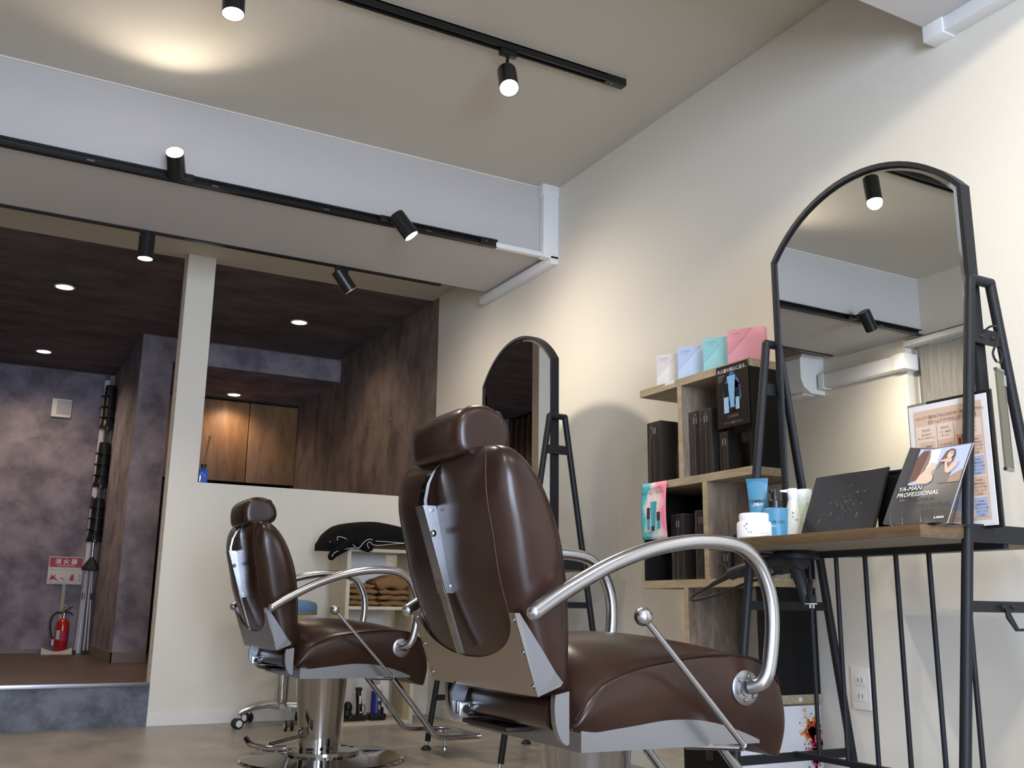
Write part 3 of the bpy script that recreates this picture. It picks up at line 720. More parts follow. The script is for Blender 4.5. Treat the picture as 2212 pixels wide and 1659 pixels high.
tdir = V((-1, 0, -.02))
text('lettering', 'ARIMINO', .0118, M_INK, tb, (-.0130, .0245, .104), (0, -1, 0), (.13, 0, 1), bold=.0002)
text('lettering', 'Men', .015, M_INKW, tb, (-.0150, .013, .092), (0, -1, .12), (.14, 0, 1), shear=.5)
pm = thing('pump_bottle', 'teal-blue bottle with black spray pump right of the white jar', 'bottle', (1.905, 1.995, ZQ), 0)
mesh_obj('body', G().lathe([(.001, 0), (.031, 0), (.0335, .003), (.0335, .078), (.030, .083), (.001, .083)], n=36), M_TEAL, pm)
mesh_obj('collar', G().lathe([(.019, .082), (.019, .103), (.017, .105), (.001, .105)], n=30), M_BLKT, pm)
mesh_obj('pump_head', G().lathe([(.001, .104), (.010, .104), (.011, .130), (.008, .136), (.001, .137)], n=20).box((-.018, -.004, .124), (.002, .004, .132), .001), M_BLKT, pm)
ring_text(pm, 'ARIMINO', .0115, .0335, AC0-1.0, .040, M_INK)
ring_text(pm, 'Men', .008, .0335, AC0-.45, .031, M_INKW)
cn = thing('cone_bottle', 'frosted cone-shaped bottle with tilted white spout beside the blue pump bottle', 'bottle', (1.945, 1.968, ZQ))
mesh_obj('body', G().lathe([(.001, 0), (.032, 0), (.034, .004), (.030, .03), (.022, .07), (.014, .105), (.0125, .110), (.001, .110)], n=32), M_FROST, cn)
mesh_obj('spout', G().lathe([(.0125, .108), (.014, .110), (.0145, .132), (.012, .137), (.001, .138)], n=24).prism([(-.004, .008, .126), (-.020, .026, .130), (-.018, .030, .134), (.004, .012, .138)], (.006, .004, 0)), M_WHT, cn, 40)
for chh, da, z in (('A', -.25, .066), ('n', -.22, .056), ('c', .0, .048), ('e', .22, .048)): ring_text(cn, chh, .010, .0275-(z-.048)*.22, AC0+da, z, M_INK)
b3 = thing('lotion_bottle', 'pale green cylindrical bottle with white cap beside the tablet', 'bottle', (1.965, 1.945, ZT))
mesh_obj('body', G().lathe([(.001, 0), (.020, 0), (.0215, .003), (.0215, .100), (.019, .106), (.001, .106)], n=28), M_GREENB, b3)
mesh_obj('cap', G().lathe([(.019, .105), (.0195, .107), (.0195, .134), (.017, .138), (.001, .138)], n=28), plain('pale_cap', (.74, .80, .78), .3), b3)
for k in range(7): ring_text(b3, 'ııı ıı ııı'[0:10], .006, .0215, AC0-.8, .090-.012*k, M_INKG)
b4 = thing('flat_bottle', 'pale translucent bottle standing behind the cone-shaped bottle', 'bottle', (1.985, 1.985, ZT))
mesh_obj('body', G().box((-.014, -.022, 0), (.014, .022, .100), .006), plain('grey_green_bottle', (.50, .53, .44), .3), b4, 40)
mesh_obj('label_panel', G().box((-.0146, -.018, .012), (-.0139, .018, .080)), M_FROST, b4, 0)
# tablet on a small stand
tab_ = thing('tablet', 'dusty black tablet computer propped up in the middle of the near table', 'tablet', (1.865, 1.752, ZT), math.radians(-3))
lean = math.atan2(.065, .155)
Mx = Matrix.Translation((0, 0, .004)) @ Matrix.Rotation(lean, 4, 'Y')
mesh_obj('body', G().box((0, -.124, 0), (.007, .124, .170), .003).xf(Mx), M_BLKT, tab_, 40)
mesh_obj('screen', G().box((-.0008, -.122, .003), (.0001, .122, .167)).xf(Mx), M_SCREEN, tab_, 0)
mesh_obj('rim', G().tube([Mx @ V((.001, y, z)) for y, z in ((-.122, .003), (.122, .003), (.122, .167), (-.122, .167))], .0005, 6, True), M_RUB, tab_)
mesh_obj('kickstand', G().prism([Mx @ V((.007, .03, .12)), Mx @ V((.007, -.03, .12)), V((.105, -.03, 0)), V((.105, .03, 0))], (.003, 0, .001)), M_BLKT, tab_, 0)
rn = random.Random(4); sm = G()
for k in range(46):
    y = -.02+rn.gauss(0, .045); z = .075+rn.gauss(0, .026); a = rn.random()*3; r_ = rn.uniform(.0012, .0032)
    if abs(y) < .108 and .015 < z < .155: sm.poly([Mx @ V((-.0012, y+r_*math.cos(a+q*PI/3)*(1.5 if q % 3 else .6), z+r_*1.4*math.sin(a+q*PI/3))) for q in range(6)])
mesh_obj('smudges', sm, plain('dust_smudge', (.045, .045, .048), .6), tab_, 0)['kind'] = 'stuff'
# black box behind it
bb = thing('storage_box', 'low black box between the tablet and the magazine', 'box', (1.965, 1.63, ZT))
mesh_obj('box', G().box((-.028, -.05, 0), (.03, .05, .145), .002), M_BLKP, bb, 30)
mesh_obj('lid', G().box((-.030, -.052, .145), (.031, .052, .151), .001), M_BLKT, bb, 30)
# magazine in a clear rack
stn = thing('magazine_stand', 'clear acrylic rack holding the magazine at the near table end', 'stand', (1.815, 1.475, ZT))
mesh_obj('base', G().box((-.02, -.075, 0), (.10, .08, .003)), M_ACRYL, stn, 0)
for y in (-.05, .03): mesh_obj('prong', G().box((-.022, y-.016, 0), (-.019, y+.016, .032), .001).box((-.019, y-.016, 0), (.0, y+.016, .003)), M_ACRYL, stn, 30)
mesh_obj('back', G().prism([(.03, -.07, 0), (.03, .075, 0), (.115, .075, .17), (.115, -.07, .17)], (.003, 0, -.001)), M_ACRYL, stn, 0)
mg = thing('magazine', 'glossy black magazine with a cover photo of two women, in the acrylic rack', 'magazine', (1.822, 1.476, ZT+.004), math.radians(0))
wA, hA = .158, .215; tl = math.atan2(.100, .176)
def mp(u, v, k=0):
    """u across (0 = far-left edge .. 1 = near-right), v up; gentle curl at the left"""
    curl = .020*max(0, .32-u)**1.2/.32
    n_ = V((-math.cos(tl), 0, math.sin(tl)))
    return V((0, .079-u*wA, 0))+V((math.sin(tl), 0, math.cos(tl)))*(v*hA)+n_*(curl-.006*v*v+.0005*k)
gm = G(); nu, nv = 12, 10
for s_, th in ((0, 0), (1, -.004)):
    pass
vs = [mp(i/nu, j/nv) for j in range(nv+1) for i in range(nu+1)]; fs = []
for j in range(nv):
    for i in range(nu): a = j*(nu+1)+i; fs.append((a, a+1, a+nu+2, a+nu+1))
o = mesh_obj('cover', G().add(vs, fs), M_MAGB, mg, 60)
vs2 = [mp(i/nu, j/nv, -6) for j in range(nv+1) for i in range(nu+1)]
mesh_obj('pages', G().add(vs2, fs), M_PAPER, mg, 60)
def mpoly(name, pts, mat, k): return mesh_obj(name, G().poly([mp(u, v, k) for u, v in pts]), mat, mg, 0)
def mgrid(name, u0, v0, u1, v1, mat, k, n=8):
    vs = []; fs = []
    for j in range(n+1):
        for i in range(n+1): vs.append(mp(u0+(u1-u0)*i/n, v0+(v1-v0)*j/n, k))
    for j in range(n):
        for i in range(n): a = j*(n+1)+i; fs.append((a, a+1, a+n+2, a+n+1))
    return mesh_obj(name, G().add(vs, fs), mat, mg, 60)
mgrid('photo_print', .16, .50, .985, .985, M_PBLUE, 1)
mgrid('photo_print', .30, .72, .50, .97, plain('print_window', (.75, .80, .88), .4), 2)
mpoly('photo_print', [(.62, .50), (.985, .50), (.985, .66), (.84, .60)], plain('print_brown', (.20, .11, .07), .4), 2)
mpoly('photo_print', [(.44, .51), (.78, .51), (.80, .62), (.77, .74), (.66, .80), (.56, .72), (.48, .62)], plain('print_dress', (.035, .035, .045), .4), 3)
mpoly('photo_print', [(.50, .60), (.55, .80), (.60, .92), (.68, .955), (.755, .93), (.785, .86), (.775, .77), (.70, .76), (.62, .74)], M_HAIR, 3)
mpoly('photo_print', blob(.70, .865, .052, 12, .05, 1), M_SKIN, 5)
mpoly('photo_print', [(.66, .82), (.74, .82), (.75, .77), (.67, .76)], M_SKIN, 4)
mpoly('photo_print', [(.78, .75), (.88, .77), (.86, .70), (.77, .615), (.70, .64), (.64, .78), (.66, .80), (.73, .69)], M_SKIN, 5)
mpoly('photo_print', [(.57, .80), (.68, .82), (.67, .785), (.58, .775)], M_SKIN, 6)
mpoly('photo_print', [(.16, .52), (.16, .86), (.22, .96), (.31, .97), (.355, .88), (.36, .78), (.32, .68), (.27, .58)], plain('print_auburn', (.13, .07, .055), .4), 3)
mpoly('photo_print', [(.24, .51), (.28, .62), (.36, .71), (.44, .68), (.52, .60), (.53, .54), (.46, .51)], M_SKIN, 5)
mpoly('photo_print', [(.36, .70), (.42, .80), (.50, .77), (.52, .70), (.46, .66)], M_SKIN, 4)
mpoly('photo_print', [(.70, .895), (.735, .89), (.735, .882), (.70, .885)], M_HAIR, 6)
nrm = (-math.cos(tl), 0, math.sin(tl)); upv = (math.sin(tl), 0, math.cos(tl))
text('lettering', 'YA-MAN\nPROFESSIONAL', .0165, M_INKW, mg, mp(.10, .385, 3)+V((-.006, 0, .003)), (0, -1, 0), upv, shear=.1, line=1.0)
text('lettering', '2021', .008, M_INKG, mg, mp(.15, .27, 3)+V((-.004, 0, .002)), (0, -1, 0), upv)
text('lettering', 'YA-MAN', .0085, M_INKW, mg, mp(.72, .055, 3), (0, -1, 0), upv, bold=.0002)
# leaflet frame behind it
pf_ = thing('leaflet_holder', 'laminated price leaflet in a clear holder leaning against the large mirror', 'leaflet', (1.972, 1.487, ZT), math.radians(0))
mesh_obj('holder', G().box((.003, -.108, .001), (.007, .112, .310), .001), M_ACRYL, pf_, 30)
mesh_obj('dark_edge', G().box((.008, -.111, .0), (.014, .06, .312), .001), M_BLKT, pf_, 30)
mesh_obj('sheet', G().box((.0, -.104, .006), (.0024, .107, .303)), M_PAPER, pf_, 0)
S = Sheet((-.0003, .107, .006), (0, -1, 0), (0, 0, 1), pf_)
S.rect('print', .014, .014, .198, .283, M_TAN, 1)
S.rect('print', .018, .020, .194, .245, M_TANL, 2)
S.text('シャンプー選びはプロにおまかせ！良い髪はケアから。', .0088, .0175, .262, M_INKB, 3, spacing=.74)
S.text('【ホームケア×サロンケアプラン】', .0094, .050, .249, M_INKB, 3, spacing=.9)
S.polys('rule', [R4(.076, .10, .0768, .243), R4(.122, .10, .1228, .243)], M_INKB, 3)
for x, hd_, l2, l3 in ((.047, '【FLEX】', '髪の傷みが', '気になり始めた人に'), (.099, '【FLAT】', 'カラー頻度が', '多い人に'), (.160, '【PERM】', 'カラーに加えて', 'パーマもする人に')):
    S.text(hd_, .007, x, .232, M_INKB, 3, align='CENTER'); S.text(l2, .0055, x, .222, M_INKB, 3, align='CENTER'); S.text(l3, .0055, x, .214, M_INKB, 3, align='CENTER')
for x, pr, rw in ((.047, 'A  ¥8800', 0), (.099, 'A  ¥12200', 0)):
    S.rect('print', x-.022, .186, x+.022, .207, M_TAN, 3); S.text(pr, .0075, x, .192, M_INKB, 4, align='CENTER')
    for q, ln_ in enumerate(('通常¥9900の', 'サロンケア3回', '＋ホームケア')): S.text(ln_, .0058, x, .178-.0095*q, M_INKB, 4, align='CENTER')
S.rect('print', .128, .150, .150, .212, plain('print_salmon', 'D88060', .5), 3)
S.polys('print', [R4(.133, .184, .139, .204), R4(.142, .190, .148, .210)], M_INK, 4)
S.polys('print', [R4(.133, .154, .139, .184), R4(.142, .160, .148, .190)], plain('print_amber', 'C98A3C', .5), 4)
for k, cc_ in enumerate((M_TAN, M_PBLUE, M_TAN, M_PBLUE)):
    y = .180-.047*k
    S.rect('print', .160, y-.018, .193, y+.024, cc_, 3)
    for q, ln_ in enumerate(('¥16000', '通常¥9900の', 'サロンケア3回', '＋ホームケア', 'がお得！')): S.text(ln_, .0052, .1765, y+.014-.0078*q, M_INKB, 4, align='CENTER')
S.rect('print', .10, .040, .158, .085, M_PBLUE, 3)
for q in range(3): S.text('＊ホームケア商品とサロンケアのセットです。', .0052, .030, .036-.0075*q, M_INKB, 4)
cd_ = thing('card', 'small brown card lying on the near end of the table before the magazine rack', 'card', (1.795, 1.46, ZT))
mesh_obj('sheet', G().box((-.012, -.035, 0), (.03, .03, .003)), M_BROWNB, cd_, 0)

# dryer, iron and their holder under the far end of the near table
hd2 = thing('tool_holder', 'black round tool holder clamped under the far end of the near table', 'holder', (1.955, 1.985, .735))
mesh_obj('ring', G().lathe([(.054, .004), (.064, .004), (.066, .010), (.064, .018), (.054, .018), (.052, .010), (.054, .004)], n=36, cap=False), M_BLK, hd2)
mesh_obj('shelf', G().lathe([(.001, .012), (.055, .012), (.055, .016), (.001, .016)], n=30), M_BLK, hd2)
mesh_obj('bracket', G().box((.04, -.008, .012), (.11, .008, .020)), M_BLK, hd2, 0)
ir = thing('hair_iron', 'black styling iron with looped cord poking out past the table end', 'hair iron', (1.92, 2.10, .72))
Ri = [(.0, -.10, .018), (0, .0, .002), (.0, .09, -.008), (0, .115, -.016)]
mesh_obj('handle', G().tube([(0, -.11, .022), (0, -.02, .006), (0, .05, -.004), (0, .10, -.016)], [.016, .022, .021, .017], 16, smooth=4), M_DRYER, ir)
mesh_obj('cord_grip', G().tube([(0, .10, -.016), (0, .15, -.032), (-.004, .185, -.046)], [.010, .006], 12, smooth=3), M_RUB, ir)
mesh_obj('cord', G().tube([(-.004, .185, -.046), (-.004, .25, -.068), (-.01, .272, -.083), (-.008, .25, -.088), (0, .15, -.070), (.01, .04, -.040), (.02, -.08, -.012), (.03, -.13, .01)], .0042, 8, smooth=5), M_RUB, ir)
mesh_obj('hanging_loop', G().tube([(.0, .108, -.006), (0, .135, .012), (0, .152, .008), (0, .150, -.018)], .0022, 8, smooth=4), M_RUB, ir)
dr = thing('hair_dryer', 'black hair dryer hanging nozzle-up with its plug dangling under the near table', 'hair dryer', (1.955, 1.985, .745))
mesh_obj('barrel', G().tube([(0, .055, -.012), (0, -.025, -.004)], [.034, .030], 24).ball((0, .055, -.012), .034, 14, (1, .5, 1)), M_DRYER, dr)
mesh_obj('handle', G().tube([(0, .0, -.02), (0, -.022, -.07), (0, -.038, -.125)], [.020, .014], 16, smooth=3), M_DRYER, dr)
mesh_obj('cord', G().tube([(0, -.036, -.12), (-.004, -.05, -.095), (-.006, -.065, -.06), (-.004, -.06, -.085), (-.006, -.052, -.10)], .0038, 8, smooth=4), M_RUB, dr)
mesh_obj('plug', G().box((-.012, -.064, -.122), (.010, -.044, -.100), .003), M_RUB, dr, 30)
mesh_obj('plug_face', G().box((-.013, -.064, -.124), (.011, -.040, -.1215), .0005).box((-.008, -.058, -.134), (-.0065, -.053, -.122)).box((.004, -.058, -.134), (.0055, -.053, -.122)), M_IVORY, dr, 0, 'pale plug face with two pins')

# ------------------------------------------------------------------ open shelf unit on the right wall
XF = 2.168
sh = thing('shelf_unit', 'staggered oak-print shelf unit with black end panels by the right wall', 'shelf', (XF, 2.361, 0))
D_ = XW-.006-XF
for z in (1.40, 1.042, .690, .335): mesh_obj('board', G().box((0, 0, z-.013), (D_, .60, z+.015), .001), M_OAK if z < 1.3 else M_OAK, sh, 30)
for z in (1.40, 1.042, .690, .335):
    mesh_obj('edge_band', G().box((-.0012, -.0012, z-.012), (.0, .6012, z+.014)).box((-.0012, -.0012, z-.012), (D_, .0, z+.014)), M_OAKE, sh, 0, 'paler oak edging')
for y, z0_, z1_ in ((.363, 1.057, 1.387), (.240, .705, 1.029), (.355, .350, .677)):
    mesh_obj('divider', G().box((0, y-.010, z0_), (D_, y+.012, z1_)), M_OAKV, sh, 0)
    mesh_obj('divider_edge', G().box((-.0012, y-.0105, z0_), (.0, y+.0125, z1_)), M_OAKE, sh, 0)
mesh_obj('end_panel', G().box((.004, .003, 1.057), (D_, .016, 1.387)), M_BLKP, sh, 0)
mesh_obj('end_panel', G().box((.004, .003, .350), (D_, .016, .677)), M_BLKP, sh, 0)
mesh_obj('end_panel', G().box((.004, .584, .705), (D_, .597, 1.029)), M_BLKP, sh, 0)
mesh_obj('end_panel', G().box((.06, .35, 0), (D_, .363, .322)), M_BLKP, sh, 0)
mesh_obj('back_panel', G().box((D_-.008, .25, .705), (D_, .597, 1.029)), M_BLKP, sh, 0)
mesh_obj('back_panel', G().box((D_-.008, .016, 1.057), (D_, .35, 1.387)), M_OAKV, sh, 0)
mesh_obj('back_panel', G().box((D_-.008, .0, .705), (D_, .10, 1.029)), M_BLKP, sh, 0)
mesh_obj('hole_sticker', G().lathe([(.001, 0), (.0075, 0), (.0075, .001), (.001, .001)], M=Matrix.Translation((D_*.62+.0, -.0015, .336)) @ Matrix.Rotation(PI/2, 4, 'X'), n=16), M_PAPER, sh)
mesh_obj('tape', G().box((-.0018, .390, 1.404), (.018, .445, 1.4165)), M_PAPER, sh, 0, 'piece of white tape on the front edge')

def product(label, x, y0_, y1_, z, top, depth, stripe=True, tops=None, side=False):
    t = thing('product_box', label, 'box', (x, (y0_+y1_)/2, z), 0, 'black film-wrapped product boxes on the shelf unit')
    w2 = (y1_-y0_)/2; h = top-z
    mesh_obj('carton', G().box((0, -w2, 0), (depth, w2, h), .0012), M_BOX, t, 30)
    mesh_obj('stripe', G().box((-.0006, -.0006, .002), (.0001, .0006, h-.01)), plain('bronze_stripe', (.16, .09, .045), .4) if 'bronze_stripe' not in MATS else MATS['bronze_stripe'], t, 0)
    mesh_obj('top_card', G().box((.001, -w2+.001, h), (depth-.001, w2-.001, h+.0008)), tops or MATS.get('carton_top') or plain('carton_top', (.10, .08, .075), .3), t, 0)
    g_ = G()
    for dy in (-.010, .004): g_.box((-.0007, dy, h-.045), (0, dy+.003, h-.022))
    mesh_obj('print', g_, M_INKG, t, 0)
    return t
pk = plain('carton_top_pink', (.42, .24, .20), .5); tq = plain('carton_top_aqua', (.14, .24, .26), .5)
product('tall black box outermost on the upper far shelf end', 2.196, 2.875, 2.960, 1.058, 1.290, .085)
product('short black box tucked behind the tallest outer box on the upper shelf', 2.215, 2.755, 2.805, 1.058, 1.188, .05)
product('tall black box next to the divider in the upper compartment', 2.196, 2.645, 2.712, 1.058, 1.290, .07)
product('tall black box second from the divider in the upper compartment', 2.185, 2.575, 2.641, 1.058, 1.284, .07)
product('shorter black box below the hanging dark poster', 2.20, 2.513, 2.556, 1.058, 1.194, .06)
product('black box with aqua top standing left in the middle compartment', 2.20, 2.760, 2.833, .706, .935, .075, tops=tq)
product('black box with aqua top beside the divider in the middle compartment', 2.205, 2.645, 2.705, .706, .940, .07, tops=tq)
product('low black box right of the divider in the middle compartment', 2.195, 2.520, 2.562, .706, .806, .05, tops=pk)
product('black box with pink top behind the white jar on the middle shelf', 2.205, 2.463, 2.510, .706, .850, .05, tops=pk)
product('taller black box with pink top behind the blue tube on the middle shelf', 2.22, 2.41, 2.455, .706, .894, .05, tops=pk)
product('wide black box at the back of the upper compartment', 2.33, 2.40, 2.50, 1.058, 1.25, .06)

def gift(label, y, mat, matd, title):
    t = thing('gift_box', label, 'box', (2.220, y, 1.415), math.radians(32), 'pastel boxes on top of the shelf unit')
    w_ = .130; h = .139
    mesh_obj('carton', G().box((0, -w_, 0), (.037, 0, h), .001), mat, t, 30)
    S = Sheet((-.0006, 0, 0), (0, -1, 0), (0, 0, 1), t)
    S.poly('print', [(0.001, .05), (0.001, h-.001), (w_*.7, h-.001)], matd, 1)  # upper-left triangle in a darker tone of the card colour
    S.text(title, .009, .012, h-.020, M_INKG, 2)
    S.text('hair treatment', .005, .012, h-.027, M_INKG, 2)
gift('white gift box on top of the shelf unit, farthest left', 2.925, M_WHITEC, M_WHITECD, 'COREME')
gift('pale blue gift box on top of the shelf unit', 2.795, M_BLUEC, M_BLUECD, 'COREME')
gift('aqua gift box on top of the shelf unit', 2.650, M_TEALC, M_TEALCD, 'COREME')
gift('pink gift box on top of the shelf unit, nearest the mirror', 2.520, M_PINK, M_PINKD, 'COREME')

# dark poster hanging from the top board
po = thing('poster', 'dark product poster with pale blue tube hanging over the upper shelf compartment', 'poster', (2.160, 2.436, 1.408))
mesh_obj('sheet', G().box((0, -.078, -.212), (.001, .078, 0)), plain('poster_black', (.020, .014, .012), .3, coat=.4), po, 0)
S = Sheet((-.0002, .078, -.212), (0, -1, 0), (0, 0, 1), po)
S.poly('print', blob(.078, .112, .045, 16, .15, 3), M_PGLOW, 1)
S.poly('print', [(.052, .06), (.104, .06), (.112, .15), (.085, .185), (.07, .185), (.045, .15)], M_PGLOW, 1)
S.text('大人髪の核心に迫る。', .0155, .007, .188, M_INKW, 3, spacing=.98)
S.polys('print', [R4(.010, .178-.005*k, .010+.034-.004*k, .1795-.005*k) for k in range(5)], M_INKG, 3)
S.poly('print', [(.054, .172), (.094, .172), (.086, .062), (.068, .062)], plain('poster_tube', '7FB4DC', .4), 3)
S.rect('print', .066, .050, .088, .064, M_BLKT, 4)
S.rect('print', .036, .102, .060, .148, M_BLKT, 4); S.rect('print', .036, .048, .060, .102, plain('poster_bottle', '9CC0DE', .4), 4)
S.rect('print', .094, .095, .112, .128, M_BLKT, 4); S.rect('print', .094, .054, .112, .095, MATS['poster_bottle'], 4)
rn = random.Random(2)
S.polys('print', [blob(.016+.12*rn.random(), .04+.12*rn.random(), .0012, 5, .2, k) for k in range(40)], plain('poster_spark', '5C80AC', .4), 2)
S.text('COREME', .0135, .078, .030, plain('poster_gold', '7E7468', .4), 3, align='CENTER')
S.text('コアミー取扱いサロン', .0095, .078, .010, M_INKG, 3, align='CENTER')
# curled leaflet hanging from the second board
fl_ = thing('flyer', 'curled pink and aqua flyer hanging at the far end of the second shelf board', 'poster', (2.158, 2.875, 1.055))
def fpt(u, v, k=0):
    """u across 0..1, v down 0..1; right edge curls towards the shelf at the bottom"""
    cu = max(0, u-.35)*v
    return V((.001+.06*cu*cu-.0005*k-.012*math.sin(PI*v)*.5, .074-.148*u*(1-.22*v*v)+.0, -.205*v))
def fgrid(name, u0, v0, u1, v1, mat, k, n=8):
    vs = []; fs = []
    for j in range(n+1):
        for i in range(n+1): vs.append(fpt(u0+(u1-u0)*i/n, v0+(v1-v0)*j/n, k))
    for j in range(n):
        for i in range(n): a = j*(n+1)+i; fs.append((a, a+1, a+n+2, a+n+1))
    return mesh_obj(name, G().add(vs, fs), mat, fl_, 60)
m, nt, b = nmat('flyer_wash')
tc = nt.nodes.new('ShaderNodeTexCoord'); sx = nt.nodes.new('ShaderNodeSeparateXYZ'); nz = nt.nodes.new('ShaderNodeTexNoise'); nz.inputs['Scale'].default_value = 14
ma = nt.nodes.new('ShaderNodeMath'); ma.operation = 'MULTIPLY_ADD'; ma.inputs[1].default_value = -6.2
mb = nt.nodes.new('ShaderNodeMath'); mb.operation = 'ADD'
cr = nt.nodes.new('ShaderNodeValToRGB'); cr.color_ramp.elements[0].color = srgb('4FB0BC'); cr.color_ramp.elements[1].color = srgb('EE8AA0')
cr.color_ramp.elements[0].position = .25; cr.color_ramp.elements[1].position = .85
e_ = cr.color_ramp.elements.new(.55); e_.color = srgb('E6DAD6')
L = nt.links.new
L(tc.outputs['Object'], sx.inputs[0]); L(tc.outputs['Object'], nz.inputs['Vector']); L(sx.outputs['Y'], ma.inputs[0]); ma.inputs[2].default_value = .05
L(ma.outputs[0], mb.inputs[0]); L(nz.outputs['Fac'], mb.inputs[1]); L(mb.outputs[0], cr.inputs['Fac']); L(cr.outputs['Color'], b.inputs['Base Color'])
b.inputs['Roughness'].default_value = .45
o = fgrid('sheet', 0, 0, 1, 1, m, 0, 14); md = o.modifiers.new('thick', 'SOLIDIFY'); md.thickness = .0008; md.offset = -1
M_PLT = plain('print_pale_teal', '7FC3CC', .5)
for k in range(6): fgrid('print', .455-.008*(5-k), .34+.075*k if k else .34, .625+.006*(5-k)-.0, .34+.075*(k+1), M_PTEAL, 2, 3)
fgrid('print', .27, .44, .40, .64, M_INK, 3, 4); fgrid('print', .27, .64, .40, .82, M_PTEAL, 3, 4); fgrid('print', .29, .65, .31, .81, M_PLT, 4, 3)
fgrid('print', .68, .53, .80, .68, M_INK, 3, 4); fgrid('print', .68, .68, .80, .82, M_PTEAL, 3, 4); fgrid('print', .70, .69, .715, .81, M_PLT, 4, 3); fgrid('print', .475, .77, .60, .85, M_INK, 4, 4)
fgrid('print', .49, .36, .515, .76, M_PLT, 4, 4)
text('lettering', 'ダメージ髪を速攻修復。\n根本から強く、健やかに。', .0125, plain('flyer_ink', '4E6A76', .5), fl_, (-.006, .068, -.028), (0, -1, .0), (0, 0, 1), spacing=.92, line=1.1)
text('lettering', 'COREME', .013, MATS['flyer_ink'], fl_, (-.007, .052, -.186), (0, -1, 0), (0, 0, 1))
# splash-painted board under the shelf
cb = thing('splash_board', 'white board with orange and magenta paint splashes standing under the shelf unit', 'board', (2.15, 2.354, 0))
mesh_obj('board', G().box((-.09, 0, .004), (.246, .012, .318), .001), plain('board_white', (.70, .70, .74), .35), cb, 30)
mesh_obj('shelf_cut', G().box((-.10, -.003, .118), (.246, -.0005, .124)), M_IVORY, cb, 0)
S = Sheet((-.09, -.0006, .0), (1, 0, 0), (0, 0, 1), cb)
def splash(cx, cy, r, n, seed, rr=(.002, .014)):
    rn = random.Random(seed); out = [blob(min(.322, cx+rn.gauss(0, .009)), cy+rn.gauss(0, .013), rn.uniform(.008, .015), 12, .3, seed*50+q) for q in range(12)]
    for k in range(n):
        a = rn.random()*2*PI; q = abs(rn.gauss(0, .5))*r; s_ = rn.uniform(*rr)*(1-.5*min(1, q/r))
        out.append(blob(min(.329, max(.004, cx+q*math.cos(a))), cy+q*math.sin(a), s_*.7, 8, .35, seed*100+k))
    return out
S.polys('print', splash(.290, .245, .052, 110, 1), plain('splash_amber', 'E8A050', .5), 1)
S.polys('print', splash(.303, .238, .045, 120, 2), M_PORANGE, 2)
S.polys('print', splash(.310, .175, .042, 150, 3), M_PMAG, 3)
S.polys('print', splash(.322, .20, .03, 60, 8), plain('splash_red', 'C8443C', .5), 2)
S.polys('print', splash(.30, .09, .045, 120, 4), M_PGREEN, 1)
S.polys('print', splash(.315, .06, .05, 120, 5), M_PORANGE, 2)
S.polys('print', [blob(x, y, r_, 8, .2, 9) for x, y, r_ in ((.295, .292, .003), (.282, .275, .004), (.245, .268, .003), (.27, .30, .002), (.262, .205, .003), (.25, .165, .004), (.278, .205, .003))], plain('splash_dot', '5A6A50', .5), 3)
# black case and pale file under the shelf
bc = thing('black_case', 'black case standing on the floor under the shelf unit', 'box', (2.22, 2.60, 0))
mesh_obj('case', G().box((0, -.05, 0), (.16, .22, .24), .006), M_BLKP, bc, 30)
mesh_obj('latch', G().box((-.004, .06, .12), (.002, .10, .15), .001), M_RUB, bc, 30)
pc = thing('file_box', 'narrow pale file box beside the black case under the shelf unit', 'box', (2.20, 2.50, 0))
mesh_obj('case', G().box((0, -.025, 0), (.16, .02, .26), .002), M_IVORY, pc, 30)
mesh_obj('slot', G().box((-.002, -.006, .12), (.001, .002, .22)), M_INK, pc, 0)

pa_ = thing('power_adapter', 'small white power adapter with cable on the floor by the right wall', 'adapter', (2.30, 3.55, 0))
mesh_obj('body', G().box((-.025, -.04, 0), (.025, .04, .03), .005), M_PLAST, pa_, 40)
mesh_obj('cable', G().tube([(0, .04, .012), (.03, .10, .006), (.06, .22, .005), (.10, .30, .005)], .0035, 8, smooth=4), M_PLAST, pa_)

# ------------------------------------------------------------------ far end: little shelf, towels, stool
LS = thing('small_shelf', 'pale ash open shelf with white back against the partition wall', 'shelf', (1.757, 5.03, 0))
W_, DD = .405, .25
mesh_obj('side_panel', G().box((0, 0, .0), (.022, DD, .905)), M_ASH, LS, 0)
mesh_obj('side_panel', G().box((W_-.022, 0, 0), (W_, DD, .905)), M_ASH, LS, 0)
for z in (.887, .585, .0): mesh_obj('shelf_board', G().box((.022, 0, z), (W_-.022, DD, z+.018)), M_ASH, LS, 0)
mesh_obj('front_edge', G().box((.001, -.0015, .0), (.021, 0, .905)).box((W_-.021, -.0015, 0), (W_-.001, 0, .905)).box((.022, -.0015, .888), (W_-.022, 0, .904)).box((.022, -.0015, .586), (W_-.022, 0, .602)).box((.022, -.0015, .001), (W_-.022, 0, .017)), plain('pale_edging', (.60, .56, .47), .5), LS, 0)
mesh_obj('back_panel', G().box((.022, DD-.004, .018), (W_-.09, DD, .887)), M_PLAST, LS, 0)
for z in (.896, .593): mesh_obj('screw', G().cyl((-.001, .04, z), (.001, .04, z), .003, n=8).cyl((-.001, .19, z), (.001, .19, z), .003, n=8), M_RUB, LS)
# brown box on top
bx_ = thing('cardboard_box', 'flat dark brown box on top of the small shelf under the black cape', 'box', (1.96, 5.14, .905))
mesh_obj('box', G().box((-.13, -.10, 0), (.22, .10, .055), .004), M_BROWNB, bx_, 30)
mesh_obj('lid', G().box((-.132, -.102, .045), (.222, .102, .062), .004), M_BROWNB, bx_, 30)
